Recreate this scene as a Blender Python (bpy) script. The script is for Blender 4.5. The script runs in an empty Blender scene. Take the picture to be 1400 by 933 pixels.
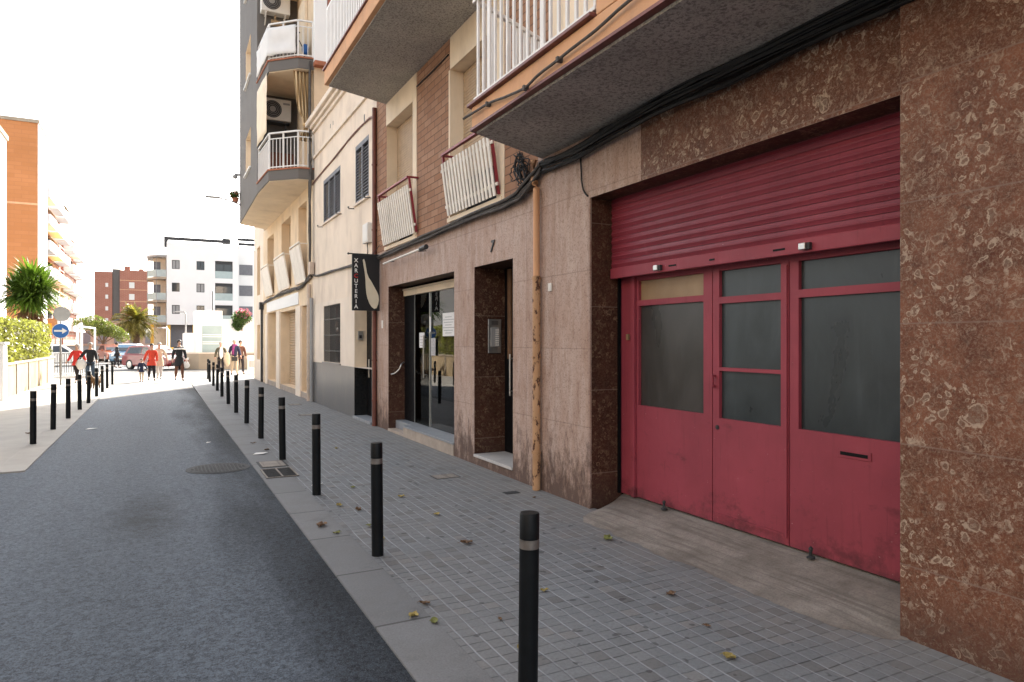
import bpy, bmesh, math, random
from mathutils import Vector, Matrix, noise as mnoise
random.seed(7)
R = math.radians
SC = bpy.context.scene
COL = SC.collection

# ---------------------------------------------------------------- camera
cam_d = bpy.data.cameras.new('camera')
cam = bpy.data.objects.new('camera', cam_d); COL.objects.link(cam)
cam_d.sensor_width = 36.0
cam_d.lens = 36.0 * 940.0 / 1400.0
cam_d.clip_start = 0.05; cam_d.clip_end = 2000.0
cam.location = (0, 0, 1.7)
cam.rotation_euler = (R(90), 0, -math.atan2(484, 940))
SC.camera = cam

# ---------------------------------------------------------------- light
SUN_AZ, SUN_EL = R(30), R(25)          # azimuth measured from +Y towards +X
w = bpy.data.worlds.new('World'); SC.world = w; w.use_nodes = True
wn, wl = w.node_tree.nodes, w.node_tree.links
wn.clear()
wo = wn.new('ShaderNodeOutputWorld'); bg = wn.new('ShaderNodeBackground')
sky = wn.new('ShaderNodeTexSky'); sky.sky_type = 'NISHITA'; sky.sun_disc = False
sky.sun_elevation = SUN_EL; sky.sun_rotation = SUN_AZ
sky.air_density = 1.0; sky.dust_density = 4.0; sky.ozone_density = 1.0
hs = wn.new('ShaderNodeHueSaturation'); hs.inputs['Saturation'].default_value = 0.3
wl.new(sky.outputs[0], hs.inputs['Color']); wl.new(hs.outputs[0], bg.inputs['Color'])
bg.inputs['Strength'].default_value = 0.15
wl.new(bg.outputs[0], wo.inputs['Surface'])
sd = bpy.data.lights.new('sun', 'SUN'); sd.energy = 4.6; sd.angle = R(0.5); sd.color = (1.0, 0.93, 0.82)
so = bpy.data.objects.new('sun', sd); COL.objects.link(so)
sdir = Vector((math.sin(SUN_AZ)*math.cos(SUN_EL), math.cos(SUN_AZ)*math.cos(SUN_EL), math.sin(SUN_EL)))
so.rotation_euler = sdir.to_track_quat('Z', 'Y').to_euler()
so.location = (10, 10, 30)
vs = SC.view_settings
vs.view_transform = 'Standard'; vs.look = 'None'; vs.gamma = 1.0; vs.use_curve_mapping = False
vs.exposure = 2.05
try:
    SC.cycles.max_bounces = 8; SC.cycles.transparent_max_bounces = 8
    SC.cycles.use_denoising = True
except Exception: pass

# ---------------------------------------------------------------- material helpers
class NT:
    def __init__(s, name):
        s.m = bpy.data.materials.new(name); s.m.use_nodes = True
        s.t = s.m.node_tree; s.t.nodes.clear()
        s.out = s.t.nodes.new('ShaderNodeOutputMaterial')
        s.b = s.t.nodes.new('ShaderNodeBsdfPrincipled')
        s.t.links.new(s.b.outputs[0], s.out.inputs[0])
        tc = s.t.nodes.new('ShaderNodeTexCoord'); s.obj = tc.outputs['Object']
        g = s.t.nodes.new('ShaderNodeNewGeometry'); s.pos = g.outputs['Position']
    def set(s, sock, v):
        if v is None: return
        if hasattr(v, 'is_output') or isinstance(v, bpy.types.NodeSocket): s.t.links.new(v, sock)
        elif isinstance(v, (tuple, list)) and len(v) == 3 and sock.type == 'RGBA': sock.default_value = (*v, 1)
        else: sock.default_value = v
    def node(s, typ, outi=0, **kw):
        n = s.t.nodes.new(typ)
        ins = kw.pop('ins', {})
        for k, v in kw.items(): setattr(n, k, v)
        for k, v in ins.items(): s.set(n.inputs[k], v)
        return n.outputs[outi]
    def math(s, op, a, b=0.0, c=0.0, clamp=False):
        return s.node('ShaderNodeMath', operation=op, use_clamp=clamp, ins={0: a, 1: b, 2: c})
    def scale(s, vec, sc):
        return s.node('ShaderNodeMapping', ins={'Vector': vec, 'Scale': sc})
    def noise(s, vec, scale, detail=4, rough=.55, dist=0.0):
        return s.node('ShaderNodeTexNoise', ins={'Vector': vec, 'Scale': scale, 'Detail': detail, 'Roughness': rough, 'Distortion': dist})
    def ramp(s, f, stops):
        n = s.t.nodes.new('ShaderNodeValToRGB'); s.set(n.inputs[0], f)
        e = n.color_ramp.elements
        while len(e) < len(stops): e.new(0.5)
        for q, (p, c) in zip(e, stops):
            q.position = p; q.color = (c, c, c, 1) if isinstance(c, (int, float)) else (*c, 1)
        return n.outputs[0]
    def mix(s, f, a, b, mode='MIX'):
        n = s.t.nodes.new('ShaderNodeMixRGB'); n.blend_type = mode
        s.set(n.inputs[0], f); s.set(n.inputs[1], a); s.set(n.inputs[2], b)
        return n.outputs[0]
    def sep(s, v):
        n = s.t.nodes.new('ShaderNodeSeparateXYZ'); s.set(n.inputs[0], v); return n.outputs
    def comb(s, x, y, z):
        return s.node('ShaderNodeCombineXYZ', ins={0: x, 1: y, 2: z})
    def bump(s, h, strength=.3, dist=.01):
        n = s.t.nodes.new('ShaderNodeBump'); n.inputs['Strength'].default_value = strength; n.inputs['Distance'].default_value = dist
        s.set(n.inputs['Height'], h); s.t.links.new(n.outputs[0], s.b.inputs['Normal'])
    def fin(s, col=None, rough=None, metal=None, spec=None, trans=None, sub=None):
        for k, v in (('Base Color', col), ('Roughness', rough), ('Metallic', metal), ('Specular IOR Level', spec)):
            if v is not None: s.set(s.b.inputs[k], v)
        return s.m

def simple(name, col, rough=.6, var=.18, scale=4.0, bump=.0, bscale=60, metal=0.0, spec=.4, dirt=None, stretch=(1, 1, 1), dscale=1.5):
    n = NT(name)
    v = n.scale(n.pos, stretch)
    f = n.noise(v, scale, 6, .6)
    lo = tuple(c*(1-var) for c in col); hi = tuple(min(1, c*(1+var)) for c in col)
    c = n.mix(n.ramp(f, [(.3, 0.0), (.7, 1.0)]), lo, hi)
    if dirt:
        d = n.noise(n.scale(n.pos, (1, 1, .35)), dscale, 7, .65)
        c = n.mix(n.ramp(d, [(.52, 0.0), (.75, .75)]), c, dirt)
    r = n.math('MULTIPLY_ADD', n.noise(v, scale*3, 3), .25, rough-.12)
    if bump: n.bump(n.noise(n.pos, bscale, 5, .6), bump, .008)
    return n.fin(c, r, metal, spec)

MAT = {}
def defmats():
    # --- asphalt
    n = NT('asphalt'); p = n.pos
    x = n.sep(p)
    g1 = n.noise(p, 16, 3, .7); g2 = n.noise(p, 42, 3, .7); g3 = n.noise(p, 110, 3, .7); grit = n.noise(p, 190, 2, .6)
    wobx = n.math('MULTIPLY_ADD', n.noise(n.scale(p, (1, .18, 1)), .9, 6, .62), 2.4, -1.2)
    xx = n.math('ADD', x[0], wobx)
    wear_sheen = n.ramp(n.math('MULTIPLY_ADD', xx, .125, .5), [(.12, .55), (.33, 1.0), (.47, .8), (.55, .95), (.61, .25), (.66, .0)])  # wheel track wear plus painted sky sheen: pale lane centre, dark gutter side
    c = n.mix(wear_sheen, (.020, .025, .032), (.078, .097, .124))
    gs = n.math('MULTIPLY_ADD', g1, .45, n.math('MULTIPLY_ADD', g2, 1.0, n.math('MULTIPLY', g3, 1.05)))
    c = n.mix(n.ramp(n.math('MULTIPLY', gs, .4), [(.41, 0.0), (.59, 1.0)]), n.mix(1.0, c, (.40, .40, .40), 'MULTIPLY'), n.mix(1.0, c, (1.75, 1.75, 1.73), 'MULTIPLY'))
    c = n.mix(n.ramp(grit, [(.62, 0.0), (.70, .7)]), c, (.20, .215, .235))
    # the oil patch in the middle of the lane
    dx = n.math('MULTIPLY', n.math('ADD', x[0], .10), 1.7); dy = n.math('MULTIPLY', n.math('SUBTRACT', x[1], 7.6), .50)
    rr = n.math('ADD', n.math('MULTIPLY', dx, dx), n.math('MULTIPLY', dy, dy))
    rr = n.math('ADD', rr, n.math('MULTIPLY', n.noise(p, 3.2, 7, .72), 1.2))
    c = n.mix(n.ramp(rr, [(.45, .8), (1.9, 0.0)]), c, n.mix(1.0, c, (.25, .25, .26), 'MULTIPLY'))
    c = n.mix(n.ramp(n.noise(n.scale(p, (1, .6, 1)), 1.5, 6, .7), [(.60, 0.0), (.74, .5)]), c, n.mix(1.0, c, (.45, .45, .46), 'MULTIPLY'))
    # fine cracks and pale scuffs near the kerb
    vo = n.t.nodes.new('ShaderNodeTexVoronoi'); vo.feature = 'DISTANCE_TO_EDGE'; vo.inputs['Scale'].default_value = .55
    n.t.links.new(n.node('ShaderNodeVectorMath', operation='MULTIPLY_ADD', ins={0: n.node('ShaderNodeTexNoise', 1, ins={'Vector': p, 'Scale': 3.0, 'Detail': 6.0}), 1: (.5, .5, .5), 2: p}), vo.inputs['Vector'])
    c = n.mix(n.math('MULTIPLY', n.ramp(vo.outputs['Distance'], [(.002, .4), (.007, 0.0)]), n.ramp(n.noise(p, .7, 2), [(.5, 0.0), (.58, 1.0)])), c, (.012, .012, .014))
    c = n.mix(n.ramp(n.noise(p, 3.5, 8, .78), [(.66, 0.0), (.72, .45)]), c, (.16, .165, .17))
    fine, mid, big = g2, g1, wear_sheen
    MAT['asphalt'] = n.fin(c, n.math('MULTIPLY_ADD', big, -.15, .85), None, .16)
    n.bump(n.math('ADD', n.math('ADD', fine, grit), mid), .8, .008)
    # --- paving of 10 cm squares
    n = NT('paving'); p = n.pos; x = n.sep(p)
    wob = n.math('MULTIPLY', n.math('SUBTRACT', n.noise(p, 2.2, 4), .5), .035)
    ux = n.math('MULTIPLY', n.math('ADD', x[0], wob), 9.7); uy = n.math('MULTIPLY', n.math('ADD', x[1], wob), 9.9)
    fx_ = n.math('PINGPONG', ux, .5); fy_ = n.math('PINGPONG', uy, .5)
    jx = n.ramp(fx_, [(.035, 1.0), (.075, 0.0)]); jy = n.ramp(fy_, [(.03, 1.0), (.065, 0.0)])
    tile = n.comb(n.math('ROUND', n.math('ADD', ux, .5)), n.math('ROUND', n.math('ADD', uy, .5)), 0.0)
    tv = n.node('ShaderNodeTexWhiteNoise', ins={'Vector': tile}, noise_dimensions='3D')
    big = n.noise(p, .9, 6, .62); sm = n.noise(p, 45, 4, .65)
    odd = n.ramp(tv, [(.90, 0.0), (.91, .8)]); odl = n.ramp(tv, [(.05, .8), (.06, 0.0)])
    c = n.mix(tv, (.170, .182, .194), (.212, .225, .236))
    c = n.mix(odd, c, (.135, .132, .132)); c = n.mix(odl, c, (.225, .222, .218))
    c = n.mix(n.ramp(big, [(.35, 0.0), (.7, .65)]), c, (.20, .20, .20))
    c = n.mix(n.ramp(n.noise(p, 2.6, 7, .7), [(.55, 0.0), (.74, .5)]), c, (.125, .125, .125))
    c = n.mix(n.ramp(sm, [(.3, .35), (.6, 0.0)]), c, (.07, .07, .07))
    c = n.mix(n.math('MULTIPLY', jy, n.ramp(n.noise(p, 3, 4), [(.36, .15), (.62, .9)])), c, (.065, .065, .067))
    c = n.mix(n.math('MULTIPLY', jx, n.ramp(n.noise(p, 2.2, 4), [(.32, .15), (.58, .85)])), c, (.31, .325, .345))
    c = n.mix(n.ramp(n.noise(n.scale(p, (1, 1, 1)), 9, 2, .4), [(.67, 0.0), (.70, .65)]), c, (.05, .05, .052))
    wf = n.math('ADD', n.math('MULTIPLY', n.math('SUBTRACT', x[0], 2.9), .8), n.math('MULTIPLY', n.math('SUBTRACT', n.noise(p, 2.2, 6, .7), .5), 1.6))
    c = n.mix(n.ramp(wf, [(.1, 0.0), (1.1, .6)]), c, n.mix(n.noise(p, 12, 5, .7), (.17, .155, .14), (.30, .28, .255)))
    MAT['paving'] = n.fin(c, n.math('MULTIPLY_ADD', sm, .3, .65), None, .18)
    n.bump(n.math('SUBTRACT', n.math('MULTIPLY_ADD', sm, .25, tv), n.math('MAXIMUM', jx, jy)), .6, .006)
    # --- kerb slabs
    n = NT('kerb_slabs'); p = n.pos; x = n.sep(p)
    f = n.math('PINGPONG', n.math('MULTIPLY', x[1], 1.0), .5)
    tv = n.node('ShaderNodeTexWhiteNoise', ins={'Vector': n.comb(0.0, n.math('FLOOR', n.math('MULTIPLY', x[1], 1.0)), 1.0)}, noise_dimensions='3D')
    c = n.mix(tv, (.150, .158, .168), (.198, .205, .213))
    c = n.mix(n.ramp(n.noise(p, 3, 7, .7), [(.35, 0.0), (.75, .6)]), c, (.13, .128, .125))
    c = n.mix(n.ramp(n.noise(p, 90, 3, .6), [(.35, .4), (.6, 0.0)]), c, (.1, .1, .1))
    c = n.mix(n.ramp(f, [(.006, .85), (.014, 0.0)]), c, (.05, .05, .05))
    c = n.mix(n.ramp(n.noise(p, 1.3, 8, .75), [(.54, 0.0), (.66, .6)]), c, (.085, .086, .09))
    c = n.mix(n.ramp(n.noise(p, 9, 6, .75), [(.64, 0.0), (.70, .5)]), c, (.27, .27, .27))
    MAT['kerb'] = n.fin(c, .8, None, .3); n.bump(n.noise(p, 90, 4, .6), .3, .004)
    # --- worn concrete
    n = NT('concrete'); p = n.pos
    c = n.mix(n.ramp(n.noise(p, 2.5, 8, .68), [(.3, 0.0), (.72, 1.0)]), (.15, .13, .112), (.34, .305, .27))
    c = n.mix(n.ramp(n.noise(n.scale(p, (16, .7, 1)), 1.2, 6, .65), [(.5, 0.0), (.62, .6)]), c, (.13, .112, .098))
    c = n.mix(n.ramp(n.noise(p, 70, 3, .6), [(.3, .4), (.55, 0.0)]), c, (.09, .085, .08))
    MAT['concrete'] = n.fin(c, .88, None, .25); n.bump(n.noise(p, 30, 7, .7), .5, .01)
    MAT['soffit'] = simple('soffit_render', (.52, .45, .405), .95, .14, 3.0, 1.0, 55, dirt=(.32, .275, .25))
    n = NT('pitted_soffit'); p = n.pos
    h = n.noise(p, 34, 5, .7); h2 = n.noise(p, 75, 3, .6)
    c = n.mix(n.ramp(n.noise(p, 1.6, 6, .65), [(.3, 0.0), (.72, 1.0)]), (.41, .395, .36), (.60, .575, .525))
    c = n.mix(n.ramp(h, [(.40, .75), (.52, 0.0)]), c, (.17, .15, .14)); c = n.mix(n.ramp(h2, [(.36, .5), (.48, 0.0)]), c, (.2, .175, .16))
    MAT['soffit'] = n.fin(c, .95, None, .2); n.bump(n.math('ADD', h, n.math('MULTIPLY', h2, .5)), .9, .012)
    MAT['pale_pavement'] = simple('pale_pavement', (.36, .34, .31), .85, .12, 2.0, .25, 60)
    MAT['ground'] = simple('ground_mix', (.17, .165, .16), .9, .15, .6, .2, 30)
    MAT['crossroad'] = simple('crossroad_asphalt', (.10, .105, .11), .85, .2, 2, .3, 80)
    # --- weathered pink marble of the facade
    def joints(n, y0, z0, sy, sz, wid=.006):
        x = n.sep(n.pos)
        a = n.math('PINGPONG', n.math('SUBTRACT', x[1], y0), sy/2); b = n.math('PINGPONG', n.math('SUBTRACT', x[2], z0), sz/2)
        return n.ramp(n.math('MINIMUM', a, b), [(wid*.4, 1.0), (wid, 0.0)]), x
    n = NT('weathered_marble'); p = n.pos
    j, x = joints(n, 7.18, .82, .66, .80)
    tv = n.node('ShaderNodeTexWhiteNoise', ins={'Vector': n.comb(n.math('FLOOR', n.math('DIVIDE', n.math('SUBTRACT', x[1], 7.18), .66)), n.math('FLOOR', n.math('DIVIDE', n.math('SUBTRACT', x[2], .82), .8)), 0.0)}, noise_dimensions='3D')
    bigf = n.noise(p, .9, 5, .6)
    c = n.mix(n.ramp(bigf, [(.35, 0.0), (.65, 1.0)]), (.40, .27, .21), (.48, .355, .295))
    c = n.mix(n.math('MULTIPLY', tv, .5), c, (.37, .235, .175))
    st = n.noise(n.scale(p, (3, 3, .35)), 3.2, 7, .68)
    c = n.mix(n.ramp(st, [(.42, 0.0), (.72, .65)]), c, (.54, .44, .39))
    c = n.mix(n.ramp(n.noise(n.scale(p, (2, 2, .6)), 5.5, 7, .7), [(.52, 0.0), (.7, .6)]), c, (.20, .095, .055))
    grime = n.math('ADD', n.math('MULTIPLY', x[2], -1.15), n.math('MULTIPLY_ADD', n.noise(n.scale(p, (2.8, 2.8, 1.2)), 3.0, 9, .78), 3.4, -.85))
    c = n.mix(n.ramp(grime, [(.15, 0.0), (.75, .88)]), c, (.075, .045, .036))
    pits = n.noise(p, 60, 4, .65)
    c = n.mix(n.ramp(n.noise(p, 24, 7, .75, .8), [(.52, 0.0), (.70, .4)]), c, (.24, .145, .10))
    c = n.mix(n.ramp(pits, [(.34, .65), (.48, 0.0)]), c, (.15, .09, .07))
    c = n.mix(n.math('MULTIPLY', j, .45), c, (.13, .09, .07))
    MAT['marble'] = n.fin(c, n.math('MULTIPLY_ADD', st, .3, .5), None, .22); n.bump(n.math('SUBTRACT', n.math('MULTIPLY', pits, .5), j), .25, .004)
    # --- polished red-brown fossil marble: cream shell rings
    def fossil(key, base, base2, ring, amt, y0, z0, sy, sz, rough):
        n = NT(key); p = n.pos
        j, x = joints(n, y0, z0, sy, sz, .005)
        wa = n.node('ShaderNodeTexNoise', 1, ins={'Vector': p, 'Scale': 6.0, 'Detail': 2.0}); wb = n.node('ShaderNodeTexNoise', 1, ins={'Vector': p, 'Scale': 19.0, 'Detail': 4.0, 'Roughness': .65})
        pv = n.node('ShaderNodeVectorMath', operation='MULTIPLY_ADD', ins={0: wa, 1: (.16, .16, .16), 2: p})
        pv = n.node('ShaderNodeVectorMath', operation='MULTIPLY_ADD', ins={0: wb, 1: (.05, .05, .05), 2: pv})
        tvb = n.node('ShaderNodeTexWhiteNoise', ins={'Vector': n.comb(n.math('FLOOR', n.math('DIVIDE', n.math('SUBTRACT', x[1], y0), sy)), n.math('FLOOR', n.math('DIVIDE', n.math('SUBTRACT', x[2], z0), sz)), 0.0)}, noise_dimensions='3D')
        c = n.mix(n.ramp(n.noise(p, 4, 9, .75), [(.3, 0.0), (.68, 1.0)]), base, base2)
        c = n.mix(n.math('MULTIPLY', tvb, .45), c, tuple(q*.62 for q in base))
        c = n.mix(n.ramp(n.noise(p, 60, 6, .75, 1.0), [(.48, 0.0), (.62, .55)]), c, tuple(q*.55 for q in ring))
        c = n.mix(n.ramp(n.noise(n.scale(pv, (1, 1.6, 1)), 11, 5, .7, .4), [(.60, 0.0), (.64, .55), (.68, .15), (.74, .5)]), c, tuple(q*.8 for q in ring))
        c = n.mix(n.ramp(n.noise(p, 26, 6, .75, .6), [(.52, 0.0), (.70, .65)]), c, tuple(q*.5 for q in base))
        for sc_, lo, wd_, thr in ((5.0, .22, .06, .66), (8.0, .27, .09, .52), (13.0, .30, .12, .45), (26.0, .28, .16, .45)):
            vo = n.t.nodes.new('ShaderNodeTexVoronoi'); vo.inputs['Scale'].default_value = sc_; vo.inputs['Randomness'].default_value = 1.0
            n.t.links.new(pv, vo.inputs['Vector'])
            s3 = n.sep(vo.outputs['Color'])
            rad = n.math('MULTIPLY_ADD', s3[1], .14, lo-.09)
            d = n.math('ABSOLUTE', n.math('SUBTRACT', vo.outputs['Distance'], rad))
            thick = n.math('MULTIPLY_ADD', n.noise(p, 13, 4, .6), 1.5, -.25)
            band = n.ramp(n.math('DIVIDE', d, n.math('MAXIMUM', n.math('MULTIPLY', thick, wd_), .004)), [(.55, 1.0), (1.0, 0.0)])
            pick = n.ramp(s3[0], [(thr, 0.0), (thr+.03, 1.0)])
            brk = n.ramp(n.noise(p, 15, 4, .65), [(.36, 0.0), (.46, 1.0)])
            zone = n.ramp(n.noise(p, 3.0, 5, .62), [(.40, .12), (.56, 1.0)])
            f = n.math('MULTIPLY', n.math('MULTIPLY', band, pick), n.math('MULTIPLY', brk, n.math('MULTIPLY', zone, amt)))
            ins_ = n.math('MULTIPLY', n.math('MULTIPLY', n.ramp(n.math('SUBTRACT', vo.outputs['Distance'], rad), [(0.0, .4), (.02, 0.0)]), pick), n.math('MULTIPLY', zone, brk))
            c = n.mix(ins_, c, tuple(q*.45 for q in ring))
            c = n.mix(f, c, n.mix(n.noise(p, 30, 3), tuple(q*.5 for q in ring), tuple(min(1, q*1.3) for q in ring)))
        for sc_, wd_, am in ((8.0, .014, .55), (15.0, .022, .55), (33.0, .03, .4)):
            cn = n.math('ABSOLUTE', n.math('SUBTRACT', n.noise(pv, sc_, 2, .5, .9), .5))
            msk = n.math('MULTIPLY', n.ramp(n.noise(p, sc_*.8, 3, .6), [(.50, 0.0), (.60, 1.0)]), n.ramp(n.noise(p, 2.6, 4, .6), [(.38, .2), (.56, 1.0)]))
            c = n.mix(n.math('MULTIPLY', n.math('MULTIPLY', n.ramp(cn, [(wd_*.4, am), (wd_, 0.0)]), msk), amt), c, tuple(q*.9 for q in ring))
        gr_ = n.math('ADD', n.math('MULTIPLY', x[2], -1.6), n.math('MULTIPLY', n.noise(p, 4, 5, .7), 1.3))
        c = n.mix(n.ramp(gr_, [(.1, 0.0), (.65, .6)]), c, (.055, .035, .03))
        c = n.mix(n.math('MULTIPLY', j, .8), c, (.22, .16, .13))
        MAT[key] = n.fin(c, n.math('MULTIPLY_ADD', n.noise(p, 12, 4, .6), .3, rough-.05), None, .2)
        n.bump(n.noise(p, 45, 4, .6), .06, .003)
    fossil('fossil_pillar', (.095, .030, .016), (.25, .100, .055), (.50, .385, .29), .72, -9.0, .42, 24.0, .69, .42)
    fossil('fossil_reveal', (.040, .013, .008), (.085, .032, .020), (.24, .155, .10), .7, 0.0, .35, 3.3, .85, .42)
    # --- facing brick (laid on walls that run along Y)
    n = NT('facing_brick'); p = n.pos; x = n.sep(p)
    v = n.comb(x[1], x[2], 0.0)
    bt = n.t.nodes.new('ShaderNodeTexBrick'); n.t.links.new(v, bt.inputs['Vector'])
    bt.offset = .5
    for k, q in (('Scale', 1.0), ('Mortar Size', .007), ('Mortar Smooth', .3), ('Bias', 0.0), ('Brick Width', .31), ('Row Height', .108)): bt.inputs[k].default_value = q
    bt.inputs['Color1'].default_value = (.29, .145, .082, 1); bt.inputs['Color2'].default_value = (.38, .22, .14, 1); bt.inputs['Mortar'].default_value = (.115, .065, .045, 1)
    c = n.mix(n.ramp(n.noise(p, 3, 6, .65), [(.4, 0.0), (.75, .5)]), bt.outputs['Color'], (.24, .15, .11))
    MAT['brick'] = n.fin(c, .85, None, .25); n.bump(n.math('SUBTRACT', n.noise(p, 60, 4), n.math('MULTIPLY', bt.outputs['Fac'], 2.0)), .45, .005)
    def farbrick(key, c1, c2, mo, ax):
        n = NT(key); p = n.pos; x = n.sep(p)
        bt = n.t.nodes.new('ShaderNodeTexBrick'); n.t.links.new(n.comb(x[ax], x[2], 0.0), bt.inputs['Vector'])
        for k, q in (('Scale', 1.0), ('Mortar Size', .02), ('Brick Width', .9), ('Row Height', .30)): bt.inputs[k].default_value = q
        bt.inputs['Color1'].default_value = (*c1, 1); bt.inputs['Color2'].default_value = (*c2, 1); bt.inputs['Mortar'].default_value = (*mo, 1)
        c = n.mix(n.ramp(n.noise(p, .35, 5, .6), [(.4, 0.0), (.75, .45)]), bt.outputs['Color'], tuple(q*.75 for q in c1))
        MAT[key] = n.fin(c, .9, None, .2)
    farbrick('orange_brick', (.46, .19, .075), (.50, .215, .09), (.42, .18, .08), 0)
    farbrick('red_brick', (.34, .14, .095), (.37, .155, .105), (.42, .27, .22), 0)
    MAT['stucco'] = simple('cream_stucco', (.75, .63, .51), .92, .09, 1.2, .35, 90, dirt=(.46, .36, .29))
    MAT['stucco_pale'] = simple('pale_stucco', (.75, .64, .53), .92, .08, 1.2, .3, 90, dirt=(.52, .43, .35))
    MAT['stucco_warm'] = simple('warm_stucco', (.72, .56, .385), .92, .10, 1.4, .3, 90, dirt=(.46, .34, .235))
    MAT['cream_trim'] = simple('cream_trim_paint', (.76, .63, .47), .8, .07, 2, .12, 90, dirt=(.55, .44, .32))
    MAT['balcony_face'] = simple('orange_render', (.62, .35, .195), .9, .12, 2.2, .3, 80, dirt=(.36, .22, .15))
    MAT['terracotta'] = simple('terracotta', (.36, .13, .07), .8, .22, 6, .2, 60)
    MAT['tile_edge'] = simple('dark_red_tile', (.17, .055, .045), .5, .25, 9, .1, 60)
    MAT['grey_paint'] = simple('grey_wall_paint', (.135, .122, .112), .85, .06, 1.0, .15, 80)
    MAT['white_paint'] = simple('white_metal_paint', (.72, .70, .67), .5, .06, 5)
    MAT['ivory_slats'] = simple('ivory_slats', (.74, .68, .60), .6, .08, 7, dirt=(.5, .44, .37))
    MAT['wine_paint'] = simple('wine_red_metal', (.24, .03, .04), .45, .2, 9)
    MAT['white_wall'] = simple('white_render', (.80, .79, .77), .9, .03, .7, .1, 40)
    MAT['shutter_tan'] = simple('tan_roller_slats', (.46, .33, .21), .6, .1, 8)
    MAT['black_paint'] = simple('black_bollard_paint', (.005, .0065, .008), .5, .3, 12, .05, 120, spec=.2)
    MAT['band'] = simple('dull_metal_band', (.22, .2, .185), .45, .25, 20, metal=.6)
    MAT['steel'] = simple('brushed_steel', (.55, .54, .52), .35, .1, 20, metal=.9)
    MAT['iron'] = simple('cast_iron', (.045, .047, .05), .75, .35, 30, .4, 90, spec=.2)
    MAT['dark_metal'] = simple('dark_metal', (.03, .03, .032), .5, .3, 10)
    MAT['granite'] = simple('grey_granite', (.125, .125, .128), .32, .2, 60, dirt=(.19, .175, .155))
    MAT['black_granite'] = simple('black_granite', (.012, .013, .014), .25, .3, 40)
    MAT['louvre'] = simple('slate_louvre_paint', (.17, .17, .185), .6, .15, 6)
    MAT['louvre_frame'] = simple('slate_frame_paint', (.16, .165, .185), .6, .15, 6)
    MAT['cable'] = simple('black_cable', (.009, .009, .01), .6, .4, 14, .2, 60)
    MAT['cable_grey'] = simple('dusty_cable', (.075, .066, .06), .75, .35, 12, .2, 60)
    MAT['pipe_red'] = simple('brown_red_pipe', (.15, .05, .035), .5, .2, 5)
    MAT['pipe_pale'] = simple('pale_pipe', (.52, .42, .34), .6, .12, 5, dirt=(.36, .27, .2))
    n = NT('rusty_pipe'); p = n.pos; x = n.sep(p)
    c = n.mix(n.ramp(n.noise(p, 4, 5), [(.3, 0.0), (.7, 1.0)]), (.40, .225, .115), (.50, .30, .165))
    c = n.mix(n.ramp(n.noise(n.scale(p, (1, 1, .5)), 16, 6, .7), [(.54, 0.0), (.6, 1.0)]), c, (.075, .03, .018))
    MAT['pipe_rust'] = n.fin(c, .65, None, .3); n.bump(n.noise(p, 30, 5, .7), .3, .004)
    # --- wine-red gate paint with scuffs and grime
    def gate(key, base, sc_):
        n = NT(key); p = n.pos; x = n.sep(p)
        c = n.mix(n.ramp(n.noise(p, 1.6, 6, .6), [(.3, 0.0), (.7, 1.0)]), tuple(q*.86 for q in base), tuple(q*1.12 for q in base))
        c = n.mix(n.ramp(n.noise(n.scale(p, (6, 6, .5)), 3.0, 6, .65), [(.55, 0.0), (.75, .35)]), c, tuple(q*.62 for q in base))
        lowm = n.math('MULTIPLY_ADD', x[2], -.16, .10)
        c = n.mix(n.ramp(n.math('ADD', n.noise(n.scale(p, (1, .6, 1)), 4.5, 8, .74), lowm), [(.58, 0.0), (.72, .65)]), c, (.085, .018, .024))
        g = n.math('ADD', n.math('MULTIPLY', x[2], -2.6), n.math('MULTIPLY_ADD', n.noise(p, 6, 6, .75), 2.4, -.35))
        c = n.mix(n.ramp(g, [(.2, 0.0), (.75, .75)]), c, (.085, .022, .028))
        c = n.mix(n.ramp(n.noise(p, 33, 4, .6), [(.70, 0.0), (.74, .8)]), c, (.45, .25, .24))
        c = n.mix(n.ramp(n.noise(n.scale(p, (3, 3, .25)), 9.0, 4, .6), [(.63, 0.0), (.68, .3)]), c, tuple(q*.5 for q in base))
        c = n.mix(n.ramp(n.noise(p, 3.2, 8, .75), [(.62, 0.0), (.78, .35)]), c, (.40, .13, .14))
        m = n.fin(c, n.math('MULTIPLY_ADD', n.noise(p, 8, 4), .3, sc_), None, .32)
        n.bump(n.noise(p, 26, 4, .6), .05, .004); MAT[key] = m
    gate('gate_red', (.285, .046, .066), .40); gate('shutter_red', (.225, .034, .052), .28)
    for key, lo, hi in (('grimy_glass', (.010, .015, .017), (.040, .052, .056)), ('smoked_glass', (.024, .021, .018), (.060, .054, .049))):
        n = NT(key); p = n.pos
        s_ = n.noise(n.scale(p, (1, 1.3, .7)), 1.7, 5, .6, .5)
        c = n.mix(n.ramp(s_, [(.3, 0.0), (.75, 1.0)]), lo, hi)
        c = n.mix(n.ramp(n.noise(n.scale(p, (1, 5, .6)), 2.0, 6, .65, .6), [(.58, 0.0), (.8, .22)]), c, (.10, .115, .118))
        c = n.mix(n.ramp(n.noise(p, 120, 3, .7), [(.62, 0.0), (.75, .25)]), c, (.11, .115, .115))
        MAT[key] = n.fin(c, n.math('MULTIPLY_ADD', s_, .3, .16), None, .5)
    n = NT('boarded_glass'); p = n.pos
    c = n.mix(n.ramp(n.noise(p, 2.5, 6, .6), [(.3, 0.0), (.7, 1.0)]), (.24, .15, .075), (.34, .235, .13))
    MAT['boarded'] = n.fin(c, .45, None, .4)
    # --- shop glass: part mirror, part see-through
    n = NT('shop_glass')
    tr = n.t.nodes.new('ShaderNodeBsdfTransparent'); tr.inputs[0].default_value = (.72, .78, .77, 1)
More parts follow.
